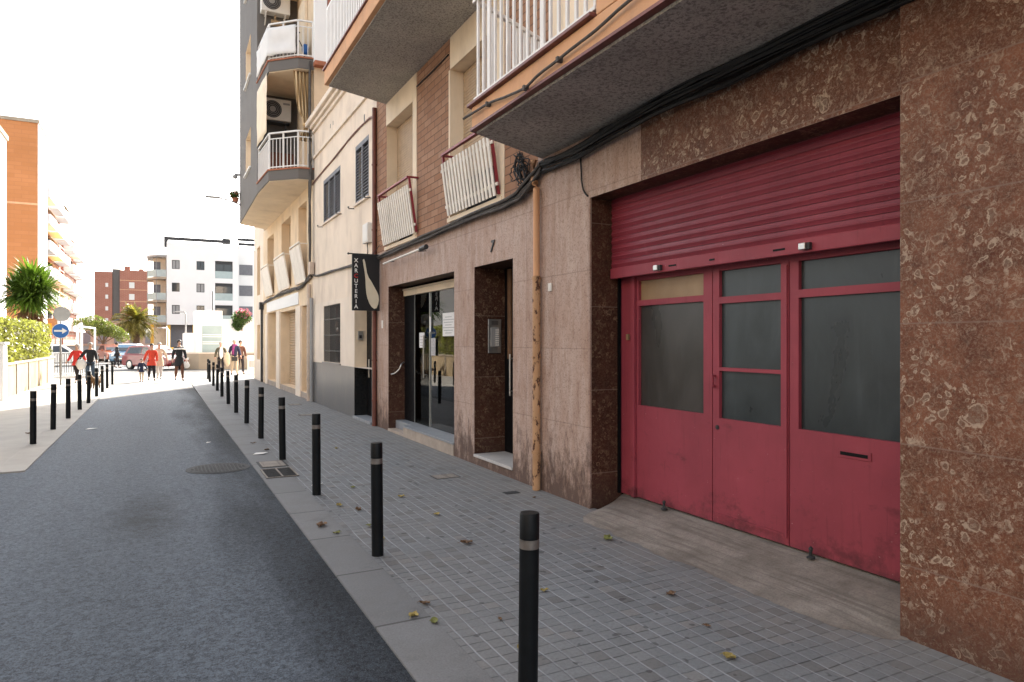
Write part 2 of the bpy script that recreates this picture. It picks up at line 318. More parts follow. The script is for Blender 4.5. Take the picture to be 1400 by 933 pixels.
    gl = n.t.nodes.new('ShaderNodeBsdfGlossy'); gl.inputs['Roughness'].default_value = .01
    lw = n.t.nodes.new('ShaderNodeLayerWeight'); lw.inputs[0].default_value = .42
    mx = n.t.nodes.new('ShaderNodeMixShader'); n.t.links.new(lw.outputs['Fresnel'], mx.inputs[0])
    n.t.links.new(tr.outputs[0], mx.inputs[1]); n.t.links.new(gl.outputs[0], mx.inputs[2]); n.t.links.new(mx.outputs[0], n.out.inputs[0])
    MAT['shop_glass'] = n.m
    n = NT('dark_shop_glass')
    tr = n.t.nodes.new('ShaderNodeBsdfTransparent'); tr.inputs[0].default_value = (.5, .52, .5, 1)
    gl = n.t.nodes.new('ShaderNodeBsdfGlossy'); gl.inputs['Roughness'].default_value = .02
    mx = n.t.nodes.new('ShaderNodeMixShader'); mx.inputs[0].default_value = .05
    n.t.links.new(tr.outputs[0], mx.inputs[1]); n.t.links.new(gl.outputs[0], mx.inputs[2]); n.t.links.new(mx.outputs[0], n.out.inputs[0])
    MAT['dark_glass'] = n.m
    n = NT('window_glass'); MAT['glass'] = n.fin((.02, .025, .03), .06, 0.0, .7)
    MAT['glass_rail'] = simple('frosted_glass_panel', (.34, .42, .42), .2, .08, 2)
    MAT['stone_wall'] = simple('limestone_wall', (.30, .22, .12), .95, .25, 1.3, .5, 25, dirt=(.3, .215, .13))
    MAT['beige_wall'] = simple('beige_stone_wall', (.33, .27, .205), .95, .1, 1.5, .3, 30)
    MAT['paper'] = simple('paper', (.72, .70, .68), .8, .05, 12)
    MAT['paper_grey'] = simple('printed_paper', (.42, .40, .40), .8, .25, 26)
    MAT['curtain'] = simple('striped_awning_cloth', (.50, .36, .20), .9, .12, 3)
    n = NT('striped_cloth'); p = n.pos; x = n.sep(n.obj)
    sx = n.math('PINGPONG', n.math('MULTIPLY', x[0], 11.0), .5)
    MAT['striped'] = n.fin(n.mix(n.ramp(sx, [(.22, 0.0), (.3, 1.0)]), (.56, .42, .25), (.30, .19, .09)), .9, None, .2)
    MAT['white_cloth'] = simple('white_cloth', (.70, .68, .66), .95, .05, 3, .2, 200)
    MAT['ac_white'] = simple('appliance_white', (.68, .65, .60), .5, .05, 6)
    MAT['blue_sign'] = simple('sign_blue', (.02, .13, .42), .4, .05, 5)
    MAT['grey_sign'] = simple('sign_back_grey', (.30, .295, .29), .5, .08, 5)
    MAT['sign_black'] = simple('sign_black', (.012, .012, .013), .5, .2, 5)
    MAT['sign_cream'] = simple('sign_cream', (.66, .60, .46), .6, .06, 5)
    MAT['sign_white'] = simple('sign_white', (.78, .77, .74), .6, .03, 5)
    MAT['sign_red'] = simple('sign_red', (.50, .03, .03), .6, .05, 5)
    MAT['marble_white'] = simple('white_marble_step', (.50, .48, .46), .4, .1, 5)
    MAT['step_grey'] = simple('grey_step_slab', (.25, .265, .285), .5, .1, 8)
    MAT['step_stone'] = simple('pale_step_stone', (.36, .30, .25), .8, .15, 6, .2, 40)
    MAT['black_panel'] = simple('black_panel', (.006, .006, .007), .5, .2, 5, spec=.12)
    MAT['shelf_wood'] = simple('shelf_wood', (.16, .085, .045), .6, .25, 6)
    for k, c in dict(leaf_hedge=(.19, .18, .065), leaf_yucca=(.085, .135, .022), leaf_palm=(.20, .17, .045), leaf_pine=(.115, .13, .034), leaf_shrub=(.05, .085, .02), flower=(.5, .10, .22)).items():
        n = NT(k)
        g = n.node('ShaderNodeNewGeometry', 'Random Per Island')
        cc = n.mix(g, tuple(q*.55 for q in c), tuple(min(1, q*1.6) for q in c))
        n.fin(cc, .5, None, .35)
        td = n.t.nodes.new('ShaderNodeBsdfTranslucent'); n.t.links.new(n.mix(1.0, cc, (1.3, 1.5, .7), 'MULTIPLY'), td.inputs[0])
        mx = n.t.nodes.new('ShaderNodeMixShader'); mx.inputs[0].default_value = .35
        n.t.links.new(n.b.outputs[0], mx.inputs[1]); n.t.links.new(td.outputs[0], mx.inputs[2]); n.t.links.new(mx.outputs[0], n.out.inputs[0])
        MAT[k] = n.m
    MAT['bark'] = simple('bark', (.13, .085, .055), .95, .3, 7, .6, 30)
    MAT['dry_thatch'] = simple('dry_leaf_skirt', (.22, .12, .06), .95, .3, 9, .6, 30)
    for k, c in dict(leaf_yellow=(.30, .235, .075), leaf_green=(.16, .17, .05), leaf_brown=(.13, .075, .04)).items():
        MAT[k] = simple('fallen_'+k, c, .7, .35, 40)
    for k, c, r in (('skin', (.50, .28, .19), .5), ('hair_dark', (.02, .013, .01), .6), ('hair_grey', (.34, .31, .28), .6), ('coat_red', (.62, .06, .03), .8), ('coat_scarlet', (.55, .035, .03), .8), ('coat_black', (.014, .014, .018), .8), ('denim', (.05, .075, .11), .85), ('dark_cloth', (.018, .014, .018), .85), ('beige_cloth', (.50, .40, .29), .85), ('navy', (.015, .02, .05), .85), ('purple', (.20, .03, .13), .85), ('olive', (.09, .08, .05), .85), ('brown_cloth', (.10, .04, .025), .85), ('grey_cloth', (.42, .40, .38), .85), ('shoe', (.02, .018, .018), .6), ('dog_brown', (.14, .075, .03), .9), ('dog_black', (.02, .016, .014), .9), ('tyre', (.015, .015, .016), .8), ('plaid', (.30, .21, .13), .85)):
        MAT[k] = simple(k, c, r, .12, 9)
    for k, c in dict(car_red=(.17, .008, .010), car_blue=(.10, .20, .32), car_silver=(.45, .46, .47), car_white=(.65, .65, .64), car_orange=(.32, .08, .03), yellow=(.70, .36, .02)).items():
        n = NT(k); n.b.inputs['Coat Weight'].default_value = .7
        MAT[k] = n.fin(n.mix(n.noise(n.pos, 6), tuple(q*.92 for q in c), c), .35, 0.0, .5)
    n = NT('tail_red'); MAT['tail_red'] = n.fin((.45, .01, .01), .2)
    n = NT('head_clear'); MAT['head_clear'] = n.fin((.6, .6, .6), .15)
defmats()

# ---------------------------------------------------------------- mesh helpers
def wloc(o):
    v = Vector((0, 0, 0))
    while o is not None: v = v + o.location; o = o.parent
    return v

class MB:
    def __init__(s): s.bm = bmesh.new()
    def box(s, x0, x1, y0, y1, z0, z1):
        v = [s.bm.verts.new((x, y, z)) for x in (x0, x1) for y in (y0, y1) for z in (z0, z1)]
        for f in ((0, 1, 3, 2), (4, 6, 7, 5), (0, 4, 5, 1), (2, 3, 7, 6), (0, 2, 6, 4), (1, 5, 7, 3)): s.bm.faces.new([v[i] for i in f])
        return v
    def face(s, pts):
        return s.bm.faces.new([s.bm.verts.new(p) for p in pts])
    def prism(s, poly, vec):
        a = [s.bm.verts.new(p) for p in poly]; b = [s.bm.verts.new(Vector(p)+Vector(vec)) for p in poly]
        n = len(a); s.bm.faces.new(a); s.bm.faces.new(b[::-1])
        for i in range(n): s.bm.faces.new((a[i], b[i], b[(i+1) % n], a[(i+1) % n]))
    def slab(s, outline, z0, z1):
        s.prism([(x, y, z0) for x, y in outline], (0, 0, z1-z0))
    def tube(s, pts, r, n=8, cap=True, rads=None):
        P = [Vector(p) for p in pts]; rings = []
        up = Vector((0, 0, 1))
        for i, p in enumerate(P):
            d = (P[min(i+1, len(P)-1)] - P[max(i-1, 0)]).normalized()
            a = d.cross(up)
            if a.length < .05: a = d.cross(Vector((0, 1, 0)))
            a.normalize(); b = a.cross(d)
            rr = rads[i] if rads else r
            rings.append([s.bm.verts.new(p + a*math.cos(t)*rr + b*math.sin(t)*rr) for t in (2*math.pi*k/n for k in range(n))])
        for A, B in zip(rings, rings[1:]):
            for k in range(n): s.bm.faces.new((A[k], A[(k+1) % n], B[(k+1) % n], B[k]))
        if cap: s.bm.faces.new(rings[0][::-1]); s.bm.faces.new(rings[-1])
    def bar(s, p, q, w, h):
        """flat bar from p to q; w across (horizontal), h the other way"""
        p, q = Vector(p), Vector(q); d = (q-p).normalized()
        a = d.cross(Vector((0, 0, 1)))
        if a.length < .05: a = Vector((0, 1, 0))
        a.normalize(); b = a.cross(d)
        v = [s.bm.verts.new(c + a*i*w/2 + b*j*h/2) for c in (p, q) for i in (-1, 1) for j in (-1, 1)]
        for f in ((0, 1, 3, 2), (4, 6, 7, 5), (0, 4, 5, 1), (2, 3, 7, 6), (0, 2, 6, 4), (1, 5, 7, 3)): s.bm.faces.new([v[i] for i in f])
    def lathe(s, prof, n=24, axis='z', c=(0, 0, 0)):
        rings = []
        for r, h in prof:
            ring = []
            for k in range(n):
                t = 2*math.pi*k/n; u, v_ = r*math.cos(t), r*math.sin(t)
                p = {'z': (u, v_, h), 'x': (h, u, v_), 'y': (u, h, v_)}[axis]
                ring.append(s.bm.verts.new((p[0]+c[0], p[1]+c[1], p[2]+c[2])))
            rings.append(ring)
        for A, B in zip(rings, rings[1:]):
            for k in range(n): s.bm.faces.new((A[k], A[(k+1) % n], B[(k+1) % n], B[k]))
        s.bm.faces.new(rings[0][::-1]); s.bm.faces.new(rings[-1])
    def blob(s, c, rx, ry, rz, sub=2, jit=0.0):
        r = bmesh.ops.create_icosphere(s.bm, subdivisions=sub, radius=1.0)
        for v in r['verts']:
            k = 1 + (jit*mnoise.noise(v.co*2.3+Vector(c)) if jit else 0)
            v.co = Vector((v.co.x*rx*k+c[0], v.co.y*ry*k+c[1], v.co.z*rz*k+c[2]))
    def build(s, name, mat, parent=None, smooth=False, bevel=0.0, auto=False, subsurf=0):
        bmesh.ops.recalc_face_normals(s.bm, faces=s.bm.faces[:])
        if parent is not None:
            off = wloc(parent)
            for v in s.bm.verts: v.co -= off
        me = bpy.data.meshes.new(name); s.bm.to_mesh(me); s.bm.free()
        if smooth:
            for p in me.polygons: p.use_smooth = True
            if auto:
                try: me.set_sharp_from_angle(angle=R(35))
                except Exception: pass
        me.materials.append(MAT[mat] if isinstance(mat, str) else mat)
        o = bpy.data.objects.new(name, me); COL.objects.link(o)
        if parent is not None: o.parent = parent
        if bevel:
            b = o.modifiers.new('bevel', 'BEVEL'); b.width = bevel; b.segments = 2; b.limit_method = 'ANGLE'; b.angle_limit = R(40)
        return o

def tag(o, label=None, cat=None, group=None, kind=None):
    if label: o['label'] = label
    if cat: o['category'] = cat
    if group: o['group'] = group
    if kind: o['kind'] = kind
    return o
def thing(name, loc, label, cat, group=None):
    o = bpy.data.objects.new(name, None); COL.objects.link(o); o.location = loc; o.empty_display_size = .2
    return tag(o, label, cat, group)
def single(name, mb, mat, base, label, cat, group=None, **kw):
    """a thing that is one mesh, its origin at base"""
    for v in mb.bm.verts: v.co -= Vector(base)
    o = mb.build(name, mat, None, **kw); o.location = base
    return tag(o, label, cat, group)
def copy_thing(o, parent=None):
    c = o.copy(); COL.objects.link(c)
    if parent is not None: c.parent = parent
    for ch in list(o.children): copy_thing(ch, c)
    return c
def structure(name, mb, mat, **kw):
    o = mb.build(name, mat, None, **kw); o['kind'] = 'structure'; return o

def facade(mb, X, y0, y1, z0, z1, holes, back=None, d=.25):
    """a wall sheet at X facing the street, with holes; the side edges return by d"""
    ys = sorted({y0, y1, *[h[0] for h in holes], *[h[1] for h in holes]}); zs = sorted({z0, z1, *[h[2] for h in holes], *[h[3] for h in holes]})
    ys = [y for y in ys if y0 <= y <= y1]; zs = [z for z in zs if z0 <= z <= z1]
    for ya, yb in zip(ys, ys[1:]):
        for za, zb in zip(zs, zs[1:]):
            ym, zm = (ya+yb)/2, (za+zb)/2
            if any(h[0] < ym < h[1] and h[2] < zm < h[3] for h in holes): continue
            mb.face([(X, ya, za), (X, yb, za), (X, yb, zb), (X, ya, zb)])
    mb.face([(X, y0, z0), (X, y0, z1), (X+d, y0, z1), (X+d, y0, z0)]); mb.face([(X, y1, z0), (X, y1, z1), (X+d, y1, z1), (X+d, y1, z0)])
    mb.face([(X, y0, z1), (X, y1, z1), (X+d, y1, z1), (X+d, y0, z1)]); mb.face([(X, y0, z0), (X, y1, z0), (X+d, y1, z0), (X+d, y0, z0)])
def reveal(mb, X, h, d, bottom=True):
    ya, yb, za, zb = h
    mb.face([(X, ya, za), (X, ya, zb), (X+d, ya, zb), (X+d, ya, za)]); mb.face([(X, yb, za), (X, yb, zb), (X+d, yb, zb), (X+d, yb, za)])
    mb.face([(X, ya, zb), (X, yb, zb), (X+d, yb, zb), (X+d, ya, zb)])
    if bottom: mb.face([(X, ya, za), (X, yb, za), (X+d, yb, za), (X+d, ya, za)])
def wob(pts, amp, sub=6, seed=0):
    """a smooth polyline through pts with a little slack noise"""
    P = [Vector(p) for p in pts]; out = []
    for i in range(len(P)-1):
        p0, p1, p2, p3 = P[max(i-1, 0)], P[i], P[i+1], P[min(i+2, len(P)-1)]
        for k in range(sub):
            t = k/sub
            q = .5*((2*p1) + (p2-p0)*t + (2*p0-5*p1+4*p2-p3)*t*t + (3*p1-p0-3*p2+p3)*t**3)
            s_ = seed*7.3 + i + t
            out.append(q + amp*Vector((mnoise.noise((s_*1.7, seed, .3)), mnoise.noise((s_*1.1, seed, 4.3)), mnoise.noise((s_*1.9, seed, 9.1)))))
    out.append(P[-1]); return out

# ================================================================ the ground
def ground():
    m = MB(); m.box(-320, 320, -120, 620, -.5, -.07); structure('ground', m, 'ground')
    m = MB(); m.slab([(1.15, -6), (1.15, 27.7), (-1.55, 23.3), (-1.55, 10.9), (-2.4, 10.85), (-16, 9.6), (-16, -6)], -.069, -.012); structure('road', m, 'asphalt')  # far end shaped to the cast shadow's diagonal, dark asphalt on the shaded side
    m = MB()
    m.slab([(1.49, -6), (3.95, -6), (3.95, 33.4), (1.9, 33.4), (1.86, 26), (1.6, 14), (1.5, 8)], -.065, 0.0); structure('pavement', m, 'paving')
    m = MB(); m.slab([(1.15, -6), (1.49, -6), (1.5, 8), (1.6, 14), (1.86, 26), (1.9, 33.4), (1.2, 33.4), (1.15, 20)], -.065, .002)
    structure('kerb', m, 'kerb', bevel=.004)
    m = MB(); m.slab([(-1.9, 11.3), (-1.9, 31), (-4.1, 31), (-4.1, 40), (-12, 40), (-12, 10.2)], -.065, 0.0); structure('pavement_opposite', m, 'pale_pavement')
    m = MB(); m.slab([(-1.55, 10.95), (-1.55, 31), (-1.9, 31), (-1.9, 11.3), (-12, 10.2), (-12, 9.98), (-2.4, 10.87)], -.065, .003); structure('kerb_opposite', m, 'pale_pavement', bevel=.006)
    m = MB(); m.slab([(-4.1, 31.0), (-1.55, 31.0), (-1.55, 23.3), (1.15, 27.7), (1.2, 33.4), (40, 33.4), (40, 44), (-40, 44), (-40, 40), (-4.1, 40)], -.069, -.01); structure('crossing', m, 'pale_pavement')  # pale ground begins at the shadow edge, so its colour paints the sunlit side
    m = MB(); m.slab([(-60, 44), (60, 44), (60, 58), (-60, 58)], -.069, -.035); structure('crossroad', m, 'crossroad')
    m = MB(); m.slab([(-60, 58), (60, 58), (60, 150), (-60, 150)], -.069, -.02); structure('square', m, 'ground')
ground()

# ================================================================ the marble fronted house (number 7 and the garage)
XF = 3.89
H_GAR = (2.5, 5.84, -.06, 3.15); H_DOOR = (7.53, 8.69, .10, 2.72); H_SHOP = (9.42, 12.68, -.03, 2.73)
W1 = (11.25, 12.78, 3.50, 5.80); W2 = (7.97, 9.55, 3.54, 5.75)
D1 = (4.75, 5.75, 4.06, 6.15); D2 = (2.4, 3.6, 4.06, 6.15)
U1 = (11.2, 12.5, 6.52, 8.6); U2 = (8.6, 9.9, 6.52, 8.6)
A = thing('apartment_building', (XF, 6.8, 0), 'apartment house clad in brown and pink marble, with a wine red garage front and balconies', 'building')
def house_a():
    m = MB(); facade(m, XF, 2.42, 6.9, -.06, 3.87, [H_GAR]); facade(m, XF, 6.9, 13.45, -.06, 3.44, [H_DOOR, H_SHOP]); m.build('marble_wall', 'marble', A)
    m = MB(); facade(m, XF-.003, 2.45, 5.0, 3.152, 3.865, [], d=.002); o = m.build('lintel', 'fossil_pillar', A); o['label'] = 'brown fossil marble lintel over the garage'
    m = MB(); m.box(3.80, 4.6, -6, 2.5, -.06, 3.87); o = m.build('pillar', 'fossil_pillar', A, bevel=.006); o['label'] = 'red brown marble pillar with cream shell rings'
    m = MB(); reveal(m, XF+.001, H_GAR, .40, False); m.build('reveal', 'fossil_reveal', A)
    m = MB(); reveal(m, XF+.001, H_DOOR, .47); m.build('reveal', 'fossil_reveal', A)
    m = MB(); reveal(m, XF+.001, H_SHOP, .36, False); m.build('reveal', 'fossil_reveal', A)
    # corner edging of the garage opening: pale worn arris
    m = MB(); m.box(XF-.004, XF+.02, 5.832, 5.85, 0, 3.15); m.build('arris', 'marble', A)
    # brick storeys
    m = MB(); facade(m, XF-.002, 6.9, 13.45, 3.44, 15, [W1, W2, (11.2, 12.5, 6.52, 8.6), (8.6, 9.9, 6.52, 8.6)]); facade(m, XF-.002, -6, 6.9, 3.87, 15, [D1, D2]); m.build('brick_wall', 'brick', A)
    # cream bands and window surrounds
    bands = [(XF-.014, XF+.05, 11.05, 12.78, 5.803, 6.26), (XF-.014, XF+.05, 11.05, 11.247, 3.44, 5.80), (XF-.014, XF+.05, 7.75, 9.55, 5.753, 6.26), (XF-.014, XF+.05, 7.75, 7.967, 3.44, 5.75), (XF-.012, XF+.05, 9.553, 9.61, 3.44, 5.75), (XF-.03, XF+.12, 11.08, 12.86, 3.435, 3.497), (XF-.03, XF+.12, 7.80, 9.63, 3.475, 3.537), (XF-.015, XF+.05, 5.98, 6.55, 4.05, 6.25)]
    for D in (D1, D2): bands += [(XF-.014, XF+.05, D[0]-.25, D[0]-.003, 4.05, 6.3), (XF-.014, XF+.05, D[1]+.003, D[1]+.25, 4.05, 6.3)]
    for q in bands:
        m = MB(); m.box(*q); m.build('cream_band', 'cream_trim', A)
    for h in (W1, W2, D1, D2, U1, U2):
        m = MB(); reveal(m, XF-.001, h, .30); fr = m.build('window', 'cream_trim', A)
        m = MB(); X = XF+.20
        n_ = int((h[3]-h[2])/.045)
        k0 = 13 if h == W2 else (4 if h == W1 else 0)
        for k in range(k0, n_): m.box(X, X+.012, h[0]+.01, h[1]-.01, h[2]+k*.045, h[2]+k*.045+.038)
        m.box(X+.02, X+.03, h[0], h[1], h[2]+k0*.045, h[3])
        m.build('roller_blind', 'shutter_tan', fr)
        if k0: m = MB(); m.box(X+.05, X+.06, h[0], h[1], h[2], h[2]+k0*.045+.1); m.build('dark_pane', 'black_panel', fr)
    # the leaning slatted guards of the two windows
    for ya, yb, za, top, lean in ((10.99, 12.75, 3.53, 4.44, .13), (7.86, 9.48, 3.57, 4.43, .12)):
        xb, xt = XF-.05, XF-.05-lean
        m = MB()
        m.bar((xt, ya, top), (xt, yb, top), .05, .03)
        for y in (ya, yb): m.bar((xt+.015, y, top), (XF+.02, y, top), .03, .03); m.bar((xt+.012, y, top), (xb+.015, y, za), .035, .035)
        g = m.build('window_guard', 'wine_paint', A)
        m = MB(); n_ = int((yb-ya)/.112)
        tx = lambda z: xb+(xt-xb)*(z-za)/(top-za)-.03
        for k in range(n_+1):
            y = ya+.03+(yb-ya-.06)*k/n_
            m.bar((tx(za-.02), y, za-.02), (tx(top-.13), y, top-.13), .064, .014)
        for z in (za+.12, top-.22): m.bar((tx(z)+.02, ya-.06, z), (tx(z)+.02, yb+.08, z), .02, .04)
        m.build('slat_panel', 'ivory_slats', g)
    # near balcony
    B1 = [(3.885, 6.84), (2.79, 6.30), (2.79, -6), (3.885, -6)]
    m = MB(); m.slab(B1, 3.802, 4.03); b = m.build('balcony', 'balcony_face', A, bevel=.006); b['label'] = 'orange rendered balcony slab above the garage'
    m = MB(); m.slab([(3.885, 6.80), (2.84, 6.285), (2.84, -6), (3.885, -6)], 3.775, 3.80); m.build('soffit', 'soffit', b)
    m = MB(); m.slab([(3.885, 6.855), (2.775, 6.312), (2.775, -6), (2.84, -6), (2.84, 6.28), (3.885, 6.79)], 3.798, 3.822); m.build('drip_edge', 'tile_edge', b)
    m = MB(); m.slab([(3.885, 6.88), (2.745, 6.325), (2.745, 4.12), (3.885, 4.12)], 4.032, 4.062); m.build('tile_edge', 'tile_edge', b, bevel=.006)
    m = MB(); m.box(2.786, 2.9, -6, 4.10, 4.032, 5.02); m.build('parapet', 'balcony_face', b, bevel=.008)
    m = MB()
    ys = [4.14+.128*k for k in range(17)]
    for k, y in enumerate(ys):
        wdt = .062 if k in (6, 14) else .032
        m.box(2.80, 2.822, y-wdt/2, y+wdt/2, 4.10, 5.06)
    m.box(2.79, 2.83, 4.12, 6.26, 4.085, 4.115); m.box(2.785, 2.845, 4.12, 6.27, 5.06, 5.10)
    for k in range(1, 9):
        t = k/8.5; p = (2.81+t*1.05, 6.24+t*.5)
        m.box(p[0]-.015, p[0]+.015, p[1]-.011, p[1]+.011, 4.10, 5.06)
    m.bar((2.81, 6.24, 4.10), (3.88, 6.75, 4.10), .03, .03); m.bar((2.81, 6.24, 5.08), (3.88, 6.75, 5.08), .05, .04)
    m.build('railing', 'white_paint', b, bevel=.003)
    # upper balcony, further along
    B2 = [(3.885, 12.86), (2.63, 12.40), (2.63, 8.0), (3.885, 7.5)]
    m = MB(); m.slab(B2, 6.252, 6.50); b = m.build('balcony', 'balcony_face', A, bevel=.006); b['label'] = 'upper balcony slab with a closed slatted railing'
    m = MB(); m.slab([(3.885, 12.80), (2.70, 12.36), (2.70, 8.05), (3.885, 7.57)], 6.23, 6.25); m.build('soffit', 'soffit', b)
    m = MB(); m.slab([(3.885, 12.89), (2.60, 12.42), (2.60, 7.98), (3.885, 7.45)], 6.502, 6.53); m.build('tile_edge', 'tile_edge', b)
    m = MB()
    for k in range(42):
        y = 8.05+.104*k; m.box(2.65, 2.664, y-.024, y+.024, 6.56, 7.55)
    for k in range(1, 14):
        t = k/14; p = (2.66+t*1.22, 12.36+t*.45); m.box(p[0]-.028, p[0]+.028, p[1]-.008, p[1]+.008, 6.56, 7.55)
    m.box(2.67, 2.70, 8.0, 12.38, 6.62, 6.66); m.box(2.66, 2.71, 8.0, 12.38, 7.56, 7.60)
    m.build('railing', 'white_paint', b)
    # ---- garage front
    XD = 4.27
    m = MB()
    m.box(XD, XD+.08, 5.60, 5.835, .13, 3.15); m.box(XD-.03, XD+.05, 5.565, 5.62, .13, 2.4)
    m.box(XD+.002, XD+.07, 2.5, 5.60, 2.30, 2.42)
    m.build('gate_frame', 'gate_red', A, bevel=.004)
    leaves = ((4.505, 5.56, [(4.61, 5.53, 1.06, 2.05, 0), (4.61, 5.53, 2.105, 2.33, 1)]), (3.69, 4.495, [(3.765, 4.42, 1.04, 1.445, 0), (3.765, 4.42, 1.475, 2.02, 0), (3.765, 4.42, 2.075, 2.33, 0)]), (2.52, 3.68, [(2.6, 3.6, 1.04, 2.025, 0), (2.6, 3.6, 2.085, 2.33, 0)]))
    for i, (ya, yb, panes) in enumerate(leaves):
        m = MB(); holes = [p[:4] for p in panes]
        ys = sorted({ya, yb, *[h[0] for h in holes], *[h[1] for h in holes]}); zs = sorted({.14, 2.36, *[h[2] for h in holes], *[h[3] for h in holes]})
        facade(m, XD, ya, yb, .14, 2.36, holes, d=.045)
        for h in holes: reveal(m, XD, h, .045)
        lf = m.build('gate_leaf', 'gate_red', A)
        for h in panes:
            m = MB(); m.box(XD+.032, XD+.038, h[0], h[1], h[2], h[3]); m.build('pane', 'boarded' if h[4] else ('smoked_glass' if i == 0 else 'grimy_glass'), lf)
        if i == 1:
            m = MB(); m.box(XD-.012, XD-.002, 3.70, 3.73, .2, 2.28); m.box(XD-.008, XD-.001, 3.735, 4.46, .2, .225); m.build('cover_strip', 'gate_red', lf)
            m = MB(); m.bar((XD-.035, 4.465, 1.30), (XD-.035, 4.465, 1.41), .022, .02); m.box(XD-.035, XD, 4.455, 4.475, 1.30, 1.32); m.box(XD-.035, XD, 4.455, 4.475, 1.39, 1.41); m.build('handle', 'gate_red', lf, bevel=.004)
            m = MB(); m.lathe([(.02, XD-.006), (.02, XD)], 14, 'x', (0, 4.44, .96)); m.lathe([(.012, XD-.011), (.012, XD-.004)], 12, 'x', (0, 4.44, .96)); m.build('lock', 'dark_metal', lf)
        if i == 2:
            m = MB(); m.box(XD-.006, XD, 3.005, 3.265, .885, .945); lt = m.build('letter_slot', 'gate_red', lf, bevel=.003)
            m = MB(); m.box(XD-.0085, XD-.0062, 3.03, 3.24, .903, .927); m.build('slot_opening', 'black_panel', lt)
            m = MB(); m.prism([(XD+.029, 2.63, 1.045), (XD+.029, 2.78, 1.045), (XD+.029, 2.79, 1.09), (XD+.029, 2.74, 1.115), (XD+.029, 2.70, 1.10), (XD+.029, 2.63, 1.12)], (.002, 0, 0)); m.build('torn_paper', 'paper', lf)
    # roller shutter, half down
    XS = 4.16
    m = MB(); N = 11
    prof = []
    for k in range(N):
        z0 = 2.445+k*.078
        for t, dx in ((0, -.006), (.36, -.013), (.42, -.018), (.50, -.018), (.57, -.012), (.95, -.006), (.955, .016), (.999, .016)): prof.append((XS+dx, z0+t*.078))
    va = [m.bm.verts.new((x, 2.5, z)) for x, z in prof]; vb = [m.bm.verts.new((x, 5.82, z)) for x, z in prof]
    for k in range(len(prof)-1): m.bm.faces.new((va[k], vb[k], vb[k+1], va[k+1]))
    sh = m.build('roller_shutter', 'shutter_red', A, smooth=True, auto=True)
    m = MB(); m.box(XS-.028, XS+.02, 2.5, 5.82, 2.335, 2.442); m.build('bottom_bar', 'gate_red', sh, bevel=.006)
    for y in (5.05, 3.42):
        m = MB(); m.box(XS-.075, XS-.029, y-.03, y+.03, 2.352, 2.402); lk = m.build('shutter_lock', 'steel', sh, bevel=.006)
        m = MB(); m.box(XS-.06, XS-.03, y-.055, y-.031, 2.352, 2.402); m.build('lock_side', 'dark_metal', lk, bevel=.004)
    m = MB()
    for y, l in ((4.86, .05), (3.66, .055), (4.36, .03)): m.box(XS-.031, XS-.027, y-l, y+l, 2.375, 2.39)
    m.build('slots', 'black_panel', sh)
    m = MB(); m.box(4.235, 4.262, 5.81, 5.838, .13, 3.12); m.build('gap_strip', 'black_panel', sh)  # black strip painted in for the dark gap beside the shutter
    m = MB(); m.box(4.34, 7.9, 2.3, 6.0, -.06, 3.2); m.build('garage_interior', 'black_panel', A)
    m = MB(); nx, ny = 26, 60; g = []
    for i in range(nx+1):
        row = []
        for j in range(ny+1):
            y = 2.44+(5.835-2.44)*j/ny
            x0_ = 3.56+.14*mnoise.noise((y*1.7, 1.0, 0))+.05*mnoise.noise((y*7, 4.0, 0))+(.55*max(0, (y-5.3)/.54)**2)+.25*max(0, (2.9-y)/.46)**2
            x = x0_+(4.34-x0_)*i/nx; u = i/nx
            f = min(1, max(0, (y-2.44)/.5)) if x < 3.82 else 1
            z = .0015+.130*u**1.15*f+(.004*mnoise.noise((x*5, y*3, 2))*min(1, u*4))
            row.append(m.bm.verts.new((x, y, max(.0015, z))))
        g.append(row)
    for i in range(nx):
        for j in range(ny): m.bm.faces.new((g[i][j], g[i+1][j], g[i+1][j+1], g[i][j+1]))
    m.build('ramp', 'concrete', A, smooth=True)
    # ---- doorway number 7
    m = MB(); m.box(4.36, 4.42, 7.5, 8.7, .10, 2.74); dr = m.build('street_door', 'black_panel', A)
    m = MB(); m.box(4.335, 4.358, 8.46, 8.56, 1.45, 2.7); m.build('door_trim', 'shelf_wood', dr)
    m = MB(); m.tube([(4.30, 8.41, .95), (4.30, 8.41, 1.52)], .014, 10); m.box(4.30, 4.36, 8.4, 8.42, 1.0, 1.02); m.box(4.30, 4.36, 8.4, 8.42, 1.45, 1.47); m.build('handle', 'steel', dr, smooth=True, auto=True)
    m = MB(); m.box(3.872, 4.36, 7.535, 8.685, .105, .142); m.build('door_step', 'marble_white', A, bevel=.004)
    # ---- shop front
    XG = 4.215
    m = MB(); m.box(3.875, 4.3, 9.425, 11.76, -.03, .165); m.box(3.875, 4.3, 11.76, 12.675, -.03, .045); m.build('shop_step', 'step_stone', A, bevel=.008)
    m = MB(); m.box(3.868, 4.31, 9.425, 11.77, .167, .195); m.box(4.03, 4.31, 11.77, 12.672, .047, .195); m.build('step_slab', 'step_grey', A, bevel=.004)
    m = MB(); m.box(XG-.03, XG+.05, 9.42, 12.68, 2.555, 2.66); m.box(XG-.05, XG-.03, 9.42, 12.68, 2.66, 2.69); m.build('shutter_box', 'cream_trim', A, bevel=.004)
    m = MB(); m.box(XG-.005, XG+.04, 12.11, 12.68, .197, 2.553); m.build('shop_panel', 'black_panel', A)
    m = MB(); m.box(XG+.01, XG+.014, 9.42, 11.30, .2, 2.55); g1 = m.build('shop_window', 'shop_glass', A)
    m = MB(); m.box(XG, XG+.004, 11.33, 12.09, .2, 2.55); g2 = m.build('shop_door', 'dark_glass', A)
